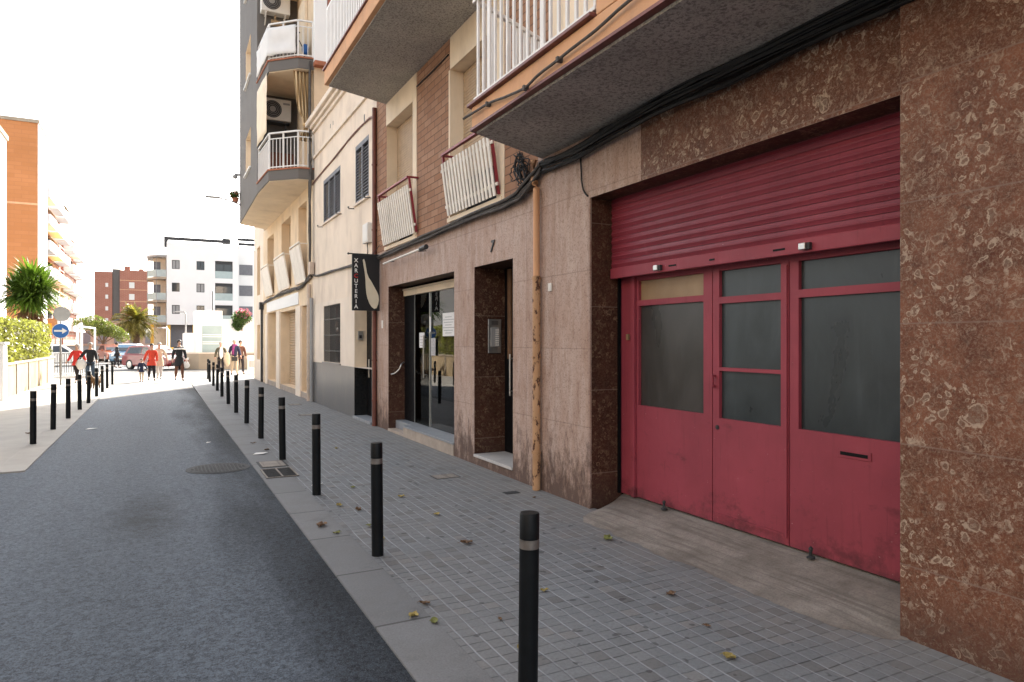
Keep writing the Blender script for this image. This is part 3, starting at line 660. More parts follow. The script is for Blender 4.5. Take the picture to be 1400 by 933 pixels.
    m = MB(); m.box(XG-.008, XG+.02, 11.305, 11.325, .2, 2.55); m.box(XG-.008, XG+.012, 12.092, 12.106, .2, 2.55); m.build('mullion', 'steel', g2)
    m = MB(); m.tube([(XG-.05, 11.50, 1.05), (XG-.05, 11.50, 1.80)], .013, 10); m.box(XG-.05, XG, 11.49, 11.51, 1.1, 1.115); m.box(XG-.05, XG, 11.49, 11.51, 1.73, 1.745); m.build('handle', 'steel', g2, smooth=True, auto=True)
    # interior of the shop
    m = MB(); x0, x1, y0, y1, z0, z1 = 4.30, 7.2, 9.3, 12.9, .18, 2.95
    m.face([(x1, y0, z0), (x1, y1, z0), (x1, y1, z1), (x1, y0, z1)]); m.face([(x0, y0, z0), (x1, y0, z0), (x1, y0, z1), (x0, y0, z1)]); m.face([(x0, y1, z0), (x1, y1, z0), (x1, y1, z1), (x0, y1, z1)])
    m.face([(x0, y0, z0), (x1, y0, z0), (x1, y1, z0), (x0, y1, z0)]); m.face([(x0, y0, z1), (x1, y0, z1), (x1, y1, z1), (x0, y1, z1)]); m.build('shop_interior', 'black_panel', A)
    # the solid house behind
    m = MB(); m.box(4.35, 14, -6, 13.4, 3.3, 15); m.box(7.95, 14, -6, 13.4, -.06, 3.3); m.box(4.62, 7.95, 13.0, 13.4, -.06, 3.3); m.box(4.42, 7.95, 6.95, 9.2, -.06, 3.3); m.box(3.81, 4.62, -6, 2.38, 3.88, 3.9)
    m.box(4.60, 7.95, -6, 2.28, -.06, 3.3); m.build('house_body', 'grey_paint', A)
house_a()

def put_text(name, s, size, mat, parent, mtx, extr=.002, serif=False):
    cu = bpy.data.curves.new(name, 'FONT'); cu.body = s; cu.size = size; cu.extrude = extr; cu.align_x = 'CENTER'; cu.align_y = 'CENTER'; cu.offset = size*.018
    t = bpy.data.objects.new(name, cu); COL.objects.link(t)
    bpy.context.view_layer.update()
    me = bpy.data.meshes.new_from_object(t.evaluated_get(bpy.context.evaluated_depsgraph_get()))
    bpy.data.objects.remove(t); bpy.data.curves.remove(cu)
    me.transform(mtx)
    if parent is not None: me.transform(Matrix.Translation(-wloc(parent)))
    me.materials.clear(); me.materials.append(MAT[mat])
    o = bpy.data.objects.new(name, me); COL.objects.link(o)
    if parent is not None: o.parent = parent
    return o
# text standing on a plane x = const, read from the street side (-X): right is -Y, up is +Z
def on_x(x, y, z, slant=0.0):
    return Matrix(((0, 0, -1, x), (-1, 0, 0, y), (0, 1, 0, z), (0, 0, 0, 1))) @ Matrix(((1, slant, 0, 0), (0, 1, 0, 0), (0, 0, 1, 0), (0, 0, 0, 1)))
# text on a plane y = const read from -Y: right is +X
def on_y(x, y, z):
    return Matrix(((1, 0, 0, x), (0, 0, -1, y), (0, 1, 0, z), (0, 0, 0, 1)))

def fittings_a():
    put_text('house_number', '7', .21, 'dark_metal', A, on_x(XF-.012, 8.10, 2.93, .25), .006)
    # intercom on the doorway reveal
    t = thing('intercom_panel', (4.19, 8.67, 1.53), 'steel intercom panel with a column of call buttons inside doorway number 7', 'intercom')
    m = MB(); m.box(4.09, 4.29, 8.662, 8.684, 1.53, 2.005); m.build('plate', 'steel', t, bevel=.004)
    m = MB(); m.box(4.125, 4.255, 8.645, 8.661, 1.62, 1.89); m.build('button_panel', 'grey_sign', t, bevel=.003)
    m = MB()
    for k in range(8): m.box(4.19, 4.245, 8.641, 8.6445, 1.635+k*.03, 1.653+k*.03)
    m.build('buttons', 'ac_white', t)
    m = MB()
    for k in range(4): m.box(4.14, 4.24, 8.659, 8.6615, 1.93+k*.014, 1.936+k*.014)
    m.build('speaker_grille', 'dark_metal', t)
    # bent steel handle on the shop reveal
    m = MB(); m.tube(wob([(3.94, 12.66, 1.07), (3.99, 12.60, 1.09), (4.07, 12.57, 1.17), (4.11, 12.57, 1.26), (4.19, 12.66, 1.29)], 0), .014, 10)
    m.build('pull_handle', 'steel', A, smooth=True, auto=True)
    # strip lamp above the shop
    t = thing('strip_lamp', (3.80, 11.4, 3.2), 'thin pale strip lamp on the marble above the shop window', 'lamp')
    m = MB(); m.tube([(3.74, 12.5, 3.14), (3.74, 10.45, 3.175)], .018, 10); m.build('tube', 'ac_white', t, smooth=True, auto=True)
    m = MB(); m.tube([(3.74, 10.45, 3.175), (3.74, 10.2, 3.18)], .04, 10); m.build('lamp_head', 'dark_metal', t, smooth=True, auto=True)
    m = MB()
    for y in (12.3, 10.6): m.tube([(3.75, y, 3.15), (3.885, y, 3.17)], .008, 8)
    m.build('bracket', 'dark_metal', t)
    # notices on the glass
    def notice(y, z, wy, hz, lab, x=4.2, rows=6, mat='paper'):
        t = thing('notice', (x, y, z), lab, 'notice')
        m = MB(); m.box(x, x+.004, y-wy/2, y+wy/2, z, z+hz); m.build('sheet', mat, t)
        m = MB()
        for k in range(rows):
            l = wy*(.28+.12*((k*7) % 3)); m.box(x-.0015, x-.0003, y-l, y+l, z+hz*(.12+.8*k/rows), z+hz*(.12+.8*k/rows)+hz*.03)
        m.build('print', 'grey_sign', t)
    notice(10.42, 1.78, .5, .38, 'large white notice sheet taped to the shop window', rows=7)
    notice(11.70, 1.58, .26, .27, 'small white notice on the glass shop door', x=4.205, rows=4)
    notice(11.12, 1.45, .22, .30, 'grey notice on the shop window just beside the door edge', rows=5, mat='paper_grey')
    notice(11.26, 1.86, .06, .26, 'narrow pale sticker at the edge of the shop window', rows=0)
    # rows of small white lettering at the bottom of the window are too small to read: a faint band
    # things inside the shop
    t = thing('shop_shelf', (6.6, 11.2, .18), 'dark wooden shelf with goods inside the shop', 'shelf')
    m = MB()
    for z in (.5, .95, 1.4, 1.85): m.box(6.4, 6.9, 10.2, 12.4, z, z+.03)
    for y in (10.2, 12.37): m.box(6.4, 6.9, y, y+.03, .18, 2.1)
    m.build('boards', 'shelf_wood', t)
    m = MB()
    for z in (.53, .98, 1.43):
        for k in range(11):
            y = 10.35+k*.19; m.lathe([(.05, z), (.055, z+.05), (.05, z+.14+.05*((k*5) % 3)/2), (.02, z+.2)], 8, 'z', (6.55, y, 0))
    m.build('jars', 'curtain', t)
    m = MB(); m.blob((5.0, 11.7, .34), .22, .3, .15, 2, .3); single('basket', m, 'leaf_yellow', (5, 11.7, .19), 'yellow basket on the shop floor behind the glass door', 'basket', smooth=True)
    m = MB(); m.tube([(4.6, 11.72, 1.9), (4.6, 11.72, 2.12)], .05, 10, rads=[.05, .03]); single('red_tag', m, 'sign_red', (4.6, 11.72, 1.9), 'red hanging tag inside the shop door', 'tag', smooth=True)
    # wall plate
    m = MB(); m.box(3.872, 3.889, 6.575, 6.645, 2.255, 2.345); single('wall_plate', m, 'ac_white', (3.889, 6.61, 2.255), 'small white plate screwed to the marble beside the ochre drainpipe', 'plate', bevel=.003)
    m = MB(); m.box(3.878, 3.889, 13.02, 13.1, 1.95, 2.1); single('wall_plate', m, 'ac_white', (3.889, 13.06, 1.95), 'small white plate on the marble near the brown pipe', 'plate', bevel=.003)
    m = MB(); m.box(4.24, 4.268, 5.67, 5.70, 1.71, 1.77); single('latch_plate', m, 'boarded', (4.268, 5.685, 1.71), 'tiny ochre latch on the red garage door post', 'latch', bevel=.003)
    # drainpipes
    t = thing('drainpipe', (3.835, 6.84, 0), 'ochre drainpipe with flaking rust beside the garage', 'drainpipe')
    m = MB(); m.tube([(3.835, 6.90, 3.77), (3.835, 6.90, 3.56), (3.835, 6.87, 3.50), (3.835, 6.84, 3.44), (3.835, 6.84, 2.42)], .038, 14); m.build('upper_pipe', 'balcony_face', t, smooth=True, auto=True)
    m = MB(); m.tube([(3.835, 6.84, 0.005), (3.835, 6.84, 2.44)], .046, 14); m.build('lower_pipe', 'pipe_rust', t, smooth=True, auto=True)
    for z in (.42, 2.40, 1.5): m = MB(); m.lathe([(.054, z), (.054, z+.025)], 14, 'z', (3.835, 6.84, 0)); m.box(3.83, 3.89, 6.83, 6.85, z, z+.02); m.build('clamp', 'pipe_rust', t)
    t = thing('drainpipe', (3.84, 13.46, 0), 'dark brown red drainpipe between the marble house and the cream house', 'drainpipe')
    m = MB(); m.tube([(3.84, 13.46, 0.005), (3.84, 13.46, 6.35)], .045, 12); m.build('pipe', 'pipe_red', t, smooth=True, auto=True)
    for z in (.5, 1.3, 2.6, 3.9, 5.2): m = MB(); m.lathe([(.054, z), (.054, z+.03)], 12, 'z', (3.84, 13.46, 0)); m.box(3.84, 3.895, 13.45, 13.47, z, z+.02); m.build('clamp', 'pipe_red', t)
    # cables: black bundle under the balcony, thinning along the foot of the brick
    m = MB(); rnd = random.Random(3)
    for k in range(11):
        r = rnd.choice((.008, .010, .014, .022)); ox, oz = rnd.uniform(-.05, .03), rnd.uniform(-.03, .11)
        m.tube(wob([(3.80+ox, -2, 3.68+oz), (3.80+ox, 1.5, 3.67+oz), (3.80+ox*1.2, 3.2, 3.66+oz), (3.80+ox, 4.7, 3.66+oz*.9), (3.82+ox*.7, 6.0, 3.60+oz*.8), (3.84+ox*.4, 6.75, 3.62+oz*.9)], .03, 5, k), r, 6)
    m.box(3.84, 3.885, -2, 5.6, 3.70, 3.77)
    single('cable_bundle', m, 'cable', (3.85, 4, 3.7), 'thick black cable bundle under the near balcony, above the garage', 'cables', smooth=True, auto=True)
    m = MB()
    for k in range(12):
        r = rnd.choice((.008, .011, .016, .02)); ox, oz = rnd.uniform(-.05, .015), rnd.uniform(-.05, .05)
        m.tube(wob([(3.84+ox*.4, 6.72, 3.66+oz), (3.83+ox, 7.05, 3.50+oz*1.5), (3.84+ox, 7.45, 3.41+oz), (3.84+ox, 8.6, 3.405+oz*.8), (3.84+ox, 10.2, 3.375+oz*.6), (3.84+ox*.6, 12, 3.35+oz*.6), (3.85+ox*.5, 13.3, 3.33+oz*.5)], .018, 6, k+30), r, 6)
    single('cable_bundle', m, 'cable_grey', (3.87, 9, 3.4), 'dusty cable bundle running along the foot of the brick above the shop', 'cables', smooth=True, auto=True)
    m = MB()
    for k in range(9):
        cy, cz, rr = 7.2+rnd.uniform(-.2, .2), 3.72+rnd.uniform(-.14, .16), rnd.uniform(.06, .16)
        m.tube([(3.82+rnd.uniform(-.03, .02), cy+rr*math.cos(a), cz+rr*1.1*math.sin(a)) for a in [q*2*math.pi/14 for q in range(15)]], .007, 5)
    for k in range(8):
        m.tube(wob([(3.85, 7.35+rnd.uniform(-.1, .1), 3.95), (3.82, 7.25+rnd.uniform(-.15, .15), 3.75), (3.82, 7.1+rnd.uniform(-.1, .1), 3.55)], .05, 5, k+60), .008, 5)
    single('cable_coil', m, 'cable', (3.86, 7.2, 3.7), 'tangle of looped black cables on the brick beside the window guard', 'cables', smooth=True)
    m = MB(); m.tube(wob([(2.755, 6.42, 3.95), (2.755, 5.86, 3.93), (2.755, 5.42, 3.87), (2.755, 5.12, 3.84), (2.755, 4.83, 3.87), (2.755, 4.57, 3.88), (2.755, 4.05, 3.90), (2.755, 3.4, 3.94), (2.755, 1, 3.93)], .006, 5, 5), .012, 6)
    for y, z in ((5.12, 3.84), (4.57, 3.88), (5.86, 3.93)): m.box(2.74, 2.79, y-.015, y+.015, z-.02, z+.02)
    single('fascia_cable', m, 'cable_grey', (2.78, 5, 3.9), 'single cable looping along the orange face of the near balcony', 'cable', smooth=True, auto=True)
    m = MB(); m.tube(wob([(3.875, 5.98, 3.6), (3.872, 5.96, 3.4), (3.872, 5.93, 3.25), (3.875, 5.85, 3.17)], .005, 5, 9), .009, 6)
    single('hanging_cable', m, 'cable', (3.88, 5.95, 3.4), 'short loose cable hanging at the corner of the garage lintel', 'cable', smooth=True)
    m = MB(); m.tube(wob([(3.875, 11.04, 5.99), (3.872, 10.3, 5.98), (3.875, 9.62, 6.0)], .008, 6, 12), .012, 6)
    single('wall_cable', m, 'cable', (3.88, 11, 5.9), 'thin dark cable crossing the brick between the two slatted windows', 'cable', smooth=True)
    # door stops on the ramp
    for y, z, lab in ((5.08, .12, 'small rusty door stop on the ramp by the left gate leaf'), (3.45, .12, 'small rusty door stop on the ramp by the middle gate leaf')):
        m = MB(); m.lathe([(.03, z), (.03, z+.012), (.012, z+.02), (.012, z+.055), (.018, z+.07), (.006, z+.085)], 10, 'z', (4.22, y, 0)); single('door_stop', m, 'iron', (4.22, y, z), lab, 'door stop', smooth=True, auto=True)
fittings_a()

# ================================================================ the cream row house with slate shutters
def house_b():
    B = thing('row_house', (XF, 16.7, 0), 'low cream house with slate shutters and a grey granite base', 'house')
    HW = (16.5, 18.38, 1.16, 2.61); HD = (13.75, 15.15, .02, 2.62)
    S1 = (16.55, 18.42, 4.79, 5.92); S2 = (14.04, 15.12, 4.71, 5.99)
    m = MB(); facade(m, XF, 13.48, 19.9, 2.72, 7.55, [S1, S2]); m.build('upper_wall', 'stucco', B)
    m = MB(); facade(m, XF-.012, 13.5, 19.9, 1.12, 2.717, [HW, (13.75, 15.15, 1.12, 2.62)]); w_ = m.build('lower_wall', 'stucco_pale', B)
    m = MB(); facade(m, XF-.02, 13.5, 19.9, -.06, 1.117, [(13.75, 15.15, .02, 1.117)]); m.build('granite_base', 'granite', B)
    m = MB(); m.face([(XF-.018, 15.15, 1.12), (XF-.018, 15.15, 2.62), (XF+.3, 15.15, 2.62), (XF+.3, 15.15, 1.12)]); m.face([(XF-.018, 13.75, .02), (XF-.018, 13.75, 2.62), (XF+.3, 13.75, 2.62), (XF+.3, 13.75, .02)]); m.face([(XF-.01, 13.75, 2.62), (XF-.01, 15.15, 2.62), (XF+.3, 15.15, 2.62), (XF+.3, 13.75, 2.62)]); m.build('reveal', 'cream_trim', B)
    m = MB(); m.box(XF-.018, XF+.3, 15.145, 15.2, .03, 1.115); m.build('dark_reveal', 'black_granite', B)
    m = MB(); m.box(XF+.26, XF+.32, 13.7, 15.2, .03, 2.7); d = m.build('front_door', 'black_panel', B)
    m = MB(); m.tube([(XF+.24, 14.9, .9), (XF+.24, 14.9, 1.3)], .015, 8); m.build('handle', 'steel', d, smooth=True, auto=True)
    m = MB(); m.box(XF-.06, XF+.28, 13.72, 15.17, -.06, .05); m.build('door_step', 'step_grey', B, bevel=.006)
    # barred window
    m = MB(); reveal(m, XF-.013, HW, .2); fr = m.build('window', 'stucco_pale', B)
    m = MB(); m.box(XF+.15, XF+.16, HW[0], HW[1], HW[2], HW[3]); m.build('pane', 'glass', fr)
    m = MB()
    for k in range(15): y = HW[0]+.06+k*(HW[1]-HW[0]-.12)/14; m.box(XF+.0, XF+.016, y-.011, y+.011, HW[2]+.01, HW[3]-.01)
    for z in (1.45, 1.85, 2.25): m.box(XF-.003, XF+.019, HW[0]+.01, HW[1]-.01, z-.012, z+.012)
    for z in (1.45, 1.85, 2.25):
        for k in range(14): y = HW[0]+.12+k*(HW[1]-HW[0]-.12)/14; m.box(XF-.008, XF-.003, y-.018, y+.018, z-.02, z+.02)
    m.build('bars', 'dark_metal', fr)
    m = MB(); m.box(XF-.045, XF+.1, HW[0]-.05, HW[1]+.05, 1.12, 1.157); m.build('sill', 'granite', fr, bevel=.004)
    # the shuttered windows
    for S, nl in ((S1, 3), (S2, 2)):
        m = MB(); reveal(m, XF, S, .15); fr = m.build('window', 'cream_trim', B)
        m = MB(); X = XF-.005
        m.box(X, X+.06, S[0], S[1], S[3]-.10, S[3]); m.box(X, X+.06, S[0], S[1], S[2], S[2]+.05)
        wd = (S[1]-S[0])/nl
        for k in range(nl+1): m.box(X+.001, X+.061, max(S[0], S[0]+k*wd-.035), min(S[1], S[0]+k*wd+.035), S[2], S[3])
        m.build('shutter_frame', 'louvre_frame', fr, bevel=.004)
        m = MB()
        n_ = int((S[3]-S[2]-.15)/.068)
        for k in range(n_):
            z = S[2]+.055+k*.068
            m.prism([(X+.008, S[0]+.02, z), (X+.03, S[0]+.02, z+.034), (X+.036, S[0]+.02, z+.03), (X+.014, S[0]+.02, z-.005)], (0, S[1]-S[0]-.04, 0))
        m.build('louvres', 'louvre', fr)
        m = MB(); m.box(XF+.12, XF+.14, S[0], S[1], S[2], S[3]); m.build('dark_backing', 'black_panel', fr)
        m = MB(); m.box(XF-.05, XF+.12, S[0]-.05, S[1]+.05, S[2]-.045, S[2]-.003); m.build('sill', 'stucco_pale', fr, bevel=.004)
        m = MB()
        for y in (S[0]-.12, S[1]+.12): m.tube([(XF, y, S[2]-.06), (XF-.12, y, S[2]-.07), (XF-.14, y, S[2]-.02)], .012, 6); m.bar((XF-.13, y-.05, S[2]-.04), (XF-.13, y+.05, S[2]-.04), .02, .02)
        m.build('shutter_catch', 'dark_metal', fr)
    # string course, stepped cornice, tiled eave and the attic behind
    m = MB(); m.box(XF-.05, XF+.02, 13.5, 19.9, 6.78, 6.86); m.build('string_course', 'stucco_pale', B, bevel=.01)
    m = MB()
    for z0, z1, pr_ in ((7.50, 7.60, .06), (7.60, 7.70, .13), (7.70, 7.84, .21)): m.box(XF-pr_, XF+.3, 13.5, 19.9, z0, z1)
    m.build('cornice', 'stucco_pale', B, bevel=.015)
    m = MB(); m.box(XF+.02, XF+.3, 13.5, 19.6, 7.84, 8.0); m.build('parapet', 'stucco', B)
    m = MB()
    for k in range(26): y = 13.6+k*.22; m.tube([(XF-.02, y, 8.04), (XF+.9, y, 8.36)], .085, 8, rads=[.085, .085])
    m.prism([(XF, 13.5, 8.0), (XF, 19.35, 8.0), (XF+.9, 19.35, 8.32), (XF+.9, 13.5, 8.32)], (0, 0, -.03)); m.build('tiled_eave', 'terracotta', B, smooth=True, auto=True)
    m = MB(); m.box(XF+.9, 12, 13.45, 19.5, 7.5, 9.2); m.box(XF+.30, 12, 13.45, 19.85, -.06, 7.6); m.build('house_body', 'stucco', B)
    m = MB(); m.box(XF-.004, XF+.004, 14.35, 14.42, 6.35, 6.5); m.box(XF-.004, XF+.004, 17.6, 17.63, 7.1, 7.2); m.box(XF-.004, XF+.004, 17.3, 17.33, 7.1, 7.2); m.build('air_slots', 'dark_metal', B)
    # fittings
    t = thing('meter_box', (XF, 14.0, 3.7), 'pale plastic junction box on the cream wall above the hanging sign', 'box')
    m = MB(); m.box(XF-.10, XF, 13.78, 14.18, 3.72, 4.12); m.build('case', 'ac_white', t, bevel=.012)
    m = MB(); m.box(XF-.107, XF-.1, 13.81, 14.15, 3.75, 4.09); m.build('lid', 'ac_white', t, bevel=.005)
    m = MB(); m.tube([(XF-.05, 13.98, 3.72), (XF-.04, 13.98, 3.55), (XF-.03, 14.05, 3.4)], .01, 6); m.build('wire', 'cable', t, smooth=True)
    t = thing('door_intercom', (XF+.1, 15.14, 1.75), 'small grey intercom in the doorway below the hanging sign', 'intercom')
    m = MB(); m.box(XF+.05, XF+.17, 15.12, 15.148, 1.72, 1.92); m.build('case', 'steel', t, bevel=.004)
    m = MB(); m.box(XF+.08, XF+.14, 15.115, 15.121, 1.76, 1.83); m.build('buttons', 'dark_metal', t)
    m = MB(); rnd = random.Random(8)
    for k in range(6):
        oz = rnd.uniform(-.04, .04)
        m.tube(wob([(3.86, 13.4, 3.34+oz), (3.85, 15, 3.40+oz), (3.85, 17, 3.46+oz), (3.85, 19.3, 3.52+oz), (3.84, 19.8, 3.7)], .018, 6, k+80), rnd.choice((.012, .018, .022)), 6)
    single('cable_bundle', m, 'cable_grey', (3.87, 16.5, 3.43), 'grey cable bundle sagging across the cream house behind the hanging sign', 'cables', smooth=True, auto=True)
    m = MB(); m.tube(wob([(3.87, 13.5, 6.05), (3.87, 13.9, 6.28), (3.87, 15.5, 6.30), (3.87, 17, 6.22), (3.87, 18.6, 6.18), (3.87, 19.8, 6.1)], .02, 6, 44), .02, 6)
    single('wall_cable', m, 'pipe_red', (3.88, 16, 6.2), 'brown cable running over the two slate shuttered windows', 'cable', smooth=True, auto=True)
    # pipes and cables at the joint with the next house
    t = thing('drainpipe', (3.81, 19.75, 0), 'pale drainpipe with a grey metal foot between the cream houses', 'drainpipe')
    m = MB(); m.tube([(3.80, 19.95, 3.3), (3.80, 19.95, .005)], .06, 10); m.build('pale_pipe', 'pipe_pale', t, smooth=True, auto=True)
    m = MB(); m.tube([(3.81, 19.62, 2.9), (3.81, 19.62, .005)], .05, 10); m.build('grey_pipe', 'grey_sign', t, smooth=True, auto=True)
    for z in (.6, 1.5, 2.4): m = MB(); m.lathe([(.07, z), (.07, z+.04)], 10, 'z', (3.80, 19.95, 0)); m.build('clamp', 'pipe_pale', t)
    m = MB(); rnd = random.Random(18)
    for k in range(6):
        oy = rnd.uniform(-.1, .1)
        m.tube(wob([(3.78, 19.72+oy, 9.5), (3.78, 19.72+oy, 7.5), (3.77, 19.7+oy*1.4, 6.4), (3.78, 19.72+oy, 5), (3.79, 19.74+oy, 3.5)], .03, 6, k+20), rnd.choice((.015, .022, .03)), 6)
    single('cable_bundle', m, 'cable_grey', (3.8, 19.72, 6), 'vertical cables hanging beside the chamfered balconies', 'cables', smooth=True, auto=True)
    m = MB(); m.box(3.74, 3.86, 19.5, 19.75, 3.55, 3.9); single('cable_box', m, 'pipe_pale', (3.86, 19.6, 3.55), 'cream cable box where the bundles meet over the pale drainpipe', 'box', bevel=.01)
house_b()

# ---------------------------------------------------------------- the hanging shop sign
def shop_sign():
    Y = 13.2; x0, x1, z0, z1 = 3.325, 3.868, 2.29, 3.37
    t = thing('hanging_sign', (3.87, Y, 2.9), 'black hanging shop sign with a cream ham shape and vertical lettering', 'sign')
    m = MB(); m.box(x0, x1, Y-.02, Y+.02, z0, z1); m.build('board', 'sign_black', t, bevel=.005)
    m = MB(); m.tube([(3.89, Y, z1+.015), (x0-.07, Y, z1+.015)], .013, 8); m.blob((x0-.07, Y, z1+.015), .025, .025, .025, 1); m.tube([(3.72, Y, z1+.01), (3.88, Y-.01, 3.60)], .006, 6); m.build('bracket', 'dark_metal', t, smooth=True, auto=True)
    W_, H_ = x1-x0, z1-z0
    ham = [(.375, .91), (.42, .93), (.46, .88), (.49, .80), (.53, .68), (.59, .60), (.70, .52), (.80, .43), (.90, .34), (.95, .28), (.965, .20), (.94, .12), (.88, .05), (.80, .035), (.70, .07), (.62, .13), (.55, .22), (.505, .32), (.485, .44), (.475, .56), (.45, .68), (.41, .80)]
    m = MB(); m.prism([(x0+u*W_, Y-.0205, z0+v*H_) for u, v in ham], (0, -.006, 0)); m.build('ham_emblem', 'sign_cream', t)
    word = 'XARCUTERIA'
    for k, ch in enumerate(word):
        z = z1-.115-k*.099
        put_text('letter', ch, .105, 'sign_red' if ch == 'C' else 'sign_white', t, on_y(x0+.075, Y-.022, z), .002)
shop_sign()

# ================================================================ the cream block with chamfered balconies
def house_c():
    Cb = thing('apartment_block', (XF, 25, 0), 'cream apartment block with overhanging grey bays and chamfered corner balconies', 'building')
    holes = [(26.4, 28.65, .18, 2.80), (22.4, 25.55, .18, 2.72), (20.3, 21.5, .18, 2.76)]
    wins = [(27.2, 28.9, 3.62, 5.78), (23.5, 25.4, 3.62, 5.84), (20.75, 22.1, 3.62, 5.84)]
    m = MB(); facade(m, XF, 19.92, 30.1, -.06, 6.22, holes+wins); m.build('wall', 'stucco_warm', Cb)
    m = MB(); m.box(XF-.03, XF, 22.0, 28.9, 2.84, 3.22); m.build('sign_band', 'white_wall', Cb, bevel=.004)
    for ya, yb in ((19.98, 20.27), (21.55, 22.35), (25.6, 26.35), (28.7, 29.2)): m = MB(); m.box(XF-.05, XF+.01, ya, yb, -.06, 2.78); m.build('pilaster', 'stucco_pale', Cb, bevel=.008)
    for ya, yb in ((20.2, 21.55), (22.35, 25.6), (26.35, 28.7)): m = MB(); m.box(XF-.02, XF+.45, ya, yb, -.06, .17); m.build('threshold', 'step_stone', Cb, bevel=.008)
    for h in holes:
        m = MB(); reveal(m, XF, h, .45); m.build('reveal', 'stucco_warm', Cb)
        m = MB()
        for k in range(int((h[3]-h[2])/.09)): z = h[2]+k*.09; m.prism([(XF+.32, h[0], z), (XF+.30, h[0], z+.03), (XF+.30, h[0], z+.06), (XF+.32, h[0], z+.085), (XF+.35, h[0], z+.085), (XF+.35, h[0], z)], (0, h[1]-h[0], 0))
        m.build('roller_shutter', 'shutter_tan', Cb)
    for h in wins:
        m = MB(); reveal(m, XF, h, .35); fr = m.build('window', 'stucco_warm', Cb)
        m = MB(); m.box(XF+.28, XF+.30, h[0], h[1], h[2], h[3]); m.build('blind', 'shutter_tan', fr)
        m = MB(); xb, xt = XF-.06, XF-.24; ya, yb = h[0]-.12, h[1]+.12
        m.prism([(xb, ya, 3.5), (xt, ya, 4.5), (xt-.02, ya, 4.5), (xb-.02, ya, 3.5)], (0, yb-ya, 0))
        for y in (ya, yb): m.bar((xt, y, 4.55), (XF, y, 4.55), .03, .03); m.bar((xt, y, 4.6), (xb, y, 3.5), .03, .03)
        m.bar((xt, ya, 4.58), (xt, yb, 4.58), .04, .05)
        m.build('window_guard', 'ivory_slats', fr)
        m = MB(); m.box(XF-.08, XF+.1, ya, yb, 3.44, 3.50); m.build('sill', 'stucco_pale', fr, bevel=.005)
    P = [(3.885, 19.66), (3.47, 19.72), (2.77, 20.40), (2.70, 22.3), (2.80, 28.4), (3.885, 29.25)]
    grow = lambda e: [(3.885, 19.66-e), (3.47-e*.3, 19.72-e), (2.77-e, 20.40-e*.5), (2.70-e, 22.3), (2.80-e, 28.4+e*.3), (3.885, 29.25+e)]
    for k in range(4):
        z = 6.22+3.08*k
        m = MB(); m.slab(P, z, z+.28); b = m.build('floor_slab', 'grey_paint', Cb)
        m = MB(); m.slab(grow(-.03), z-.02, z-.002); m.build('soffit', 'cream_trim', b)
        m = MB(); m.slab(grow(.03)[:4]+[(3.0, 22.3)], z+.282, z+.32); m.build('tile_edge', 'terracotta', b)
        if k == 3: break
        zb, zt = z+.28, z+3.08
        # the enclosed grey bay with a tall slot window
        m = MB()
        ya, yb = (24.2, 25.9)
        zs0, zs1 = zb+1.0, zb+2.3
        def fx_(y): return 2.70+(y-22.3)/6.1*.10
        for q0, q1, r0, r1 in ((22.3, ya, zb, zt), (yb, 28.4, zb, zt), (ya, yb, zb, zs0), (ya, yb, zs1, zt)):
            m.face([(fx_(q0), q0, r0), (fx_(q1), q1, r0), (fx_(q1), q1, r1), (fx_(q0), q0, r1)])
        m.face([(2.80, 28.4, zb), (3.885, 29.25, zb), (3.885, 29.25, zt), (2.80, 28.4, zt)])
        m.face([(2.70, 22.3, zb), (3.885, 22.3, zb), (3.885, 22.3, zt), (2.70, 22.3, zt)])
        bay = m.build('bay_wall', 'grey_paint', Cb)
        m = MB()
        m.face([(fx_(yb), yb, zs0), (fx_(yb)+.22, yb, zs0), (fx_(yb)+.22, yb, zs1), (fx_(yb), yb, zs1)]); m.face([(fx_(ya), ya, zs0), (fx_(ya)+.22, ya, zs0), (fx_(ya)+.22, ya, zs1), (fx_(ya), ya, zs1)])
        m.face([(fx_(ya), ya, zs1), (fx_(yb), yb, zs1), (fx_(yb)+.22, yb, zs1), (fx_(ya)+.22, ya, zs1)])
        m.build('window_reveal', 'cream_trim', bay)
        m = MB(); m.box(2.68, 2.98, ya-.02, yb+.02, zs0-.05, zs0); m.build('sill', 'white_paint', bay)
        m = MB(); m.box(2.93, 2.95, ya, yb, zs0, zs1); m.build('pane', 'shutter_tan', bay)
        # railing along the open chamfered balcony
        m = MB(); pts = [(3.86, 19.70), (3.47, 19.76), (2.80, 20.42), (2.74, 22.25)]
        zr = zb+1.06
        for p, q in zip(pts, pts[1:]):
            m.bar((*p, zr), (*q, zr), .05, .04); m.bar((*p, zr-.16), (*q, zr-.16), .025, .025); m.bar((*p, zb+.1), (*q, zb+.1), .03, .03)
            L = math.dist(p, q); n_ = max(2, int(L/.115))
            for i in range(n_+1):
                t = i/n_; x, y = p[0]+(q[0]-p[0])*t, p[1]+(q[1]-p[1])*t
                m.box(x-.009, x+.009, y-.009, y+.009, zb+.06, zr-.15)
        for x, y in pts+[(3.13, 20.10)]: m.box(x-.022, x+.022, y-.022, y+.022, zb+.04, zr)
        m.build('railing', 'white_paint', b)
        m = MB(); m.box(3.80, 3.88, 20.6, 21.6, zb, zb+2.2); m.build('balcony_door', 'cream_trim', Cb)
    m = MB(); m.box(XF+.55, 14, 20.0, 30.05, -.06, 6.3); m.box(XF, 14, 19.68, 30.05, 6.3, 16); m.build('block_body', 'stucco_warm', Cb)
    m = MB(); m.box(3.87, 4.22, 19.52, 19.67, 9.5, 16); m.build('corner_pilaster', 'white_wall', Cb, bevel=.01)
    m = MB(); m.box(4.24, 8, 19.55, 19.67, 9.5, 16); m.build('brick_panel', 'red_brick', Cb)
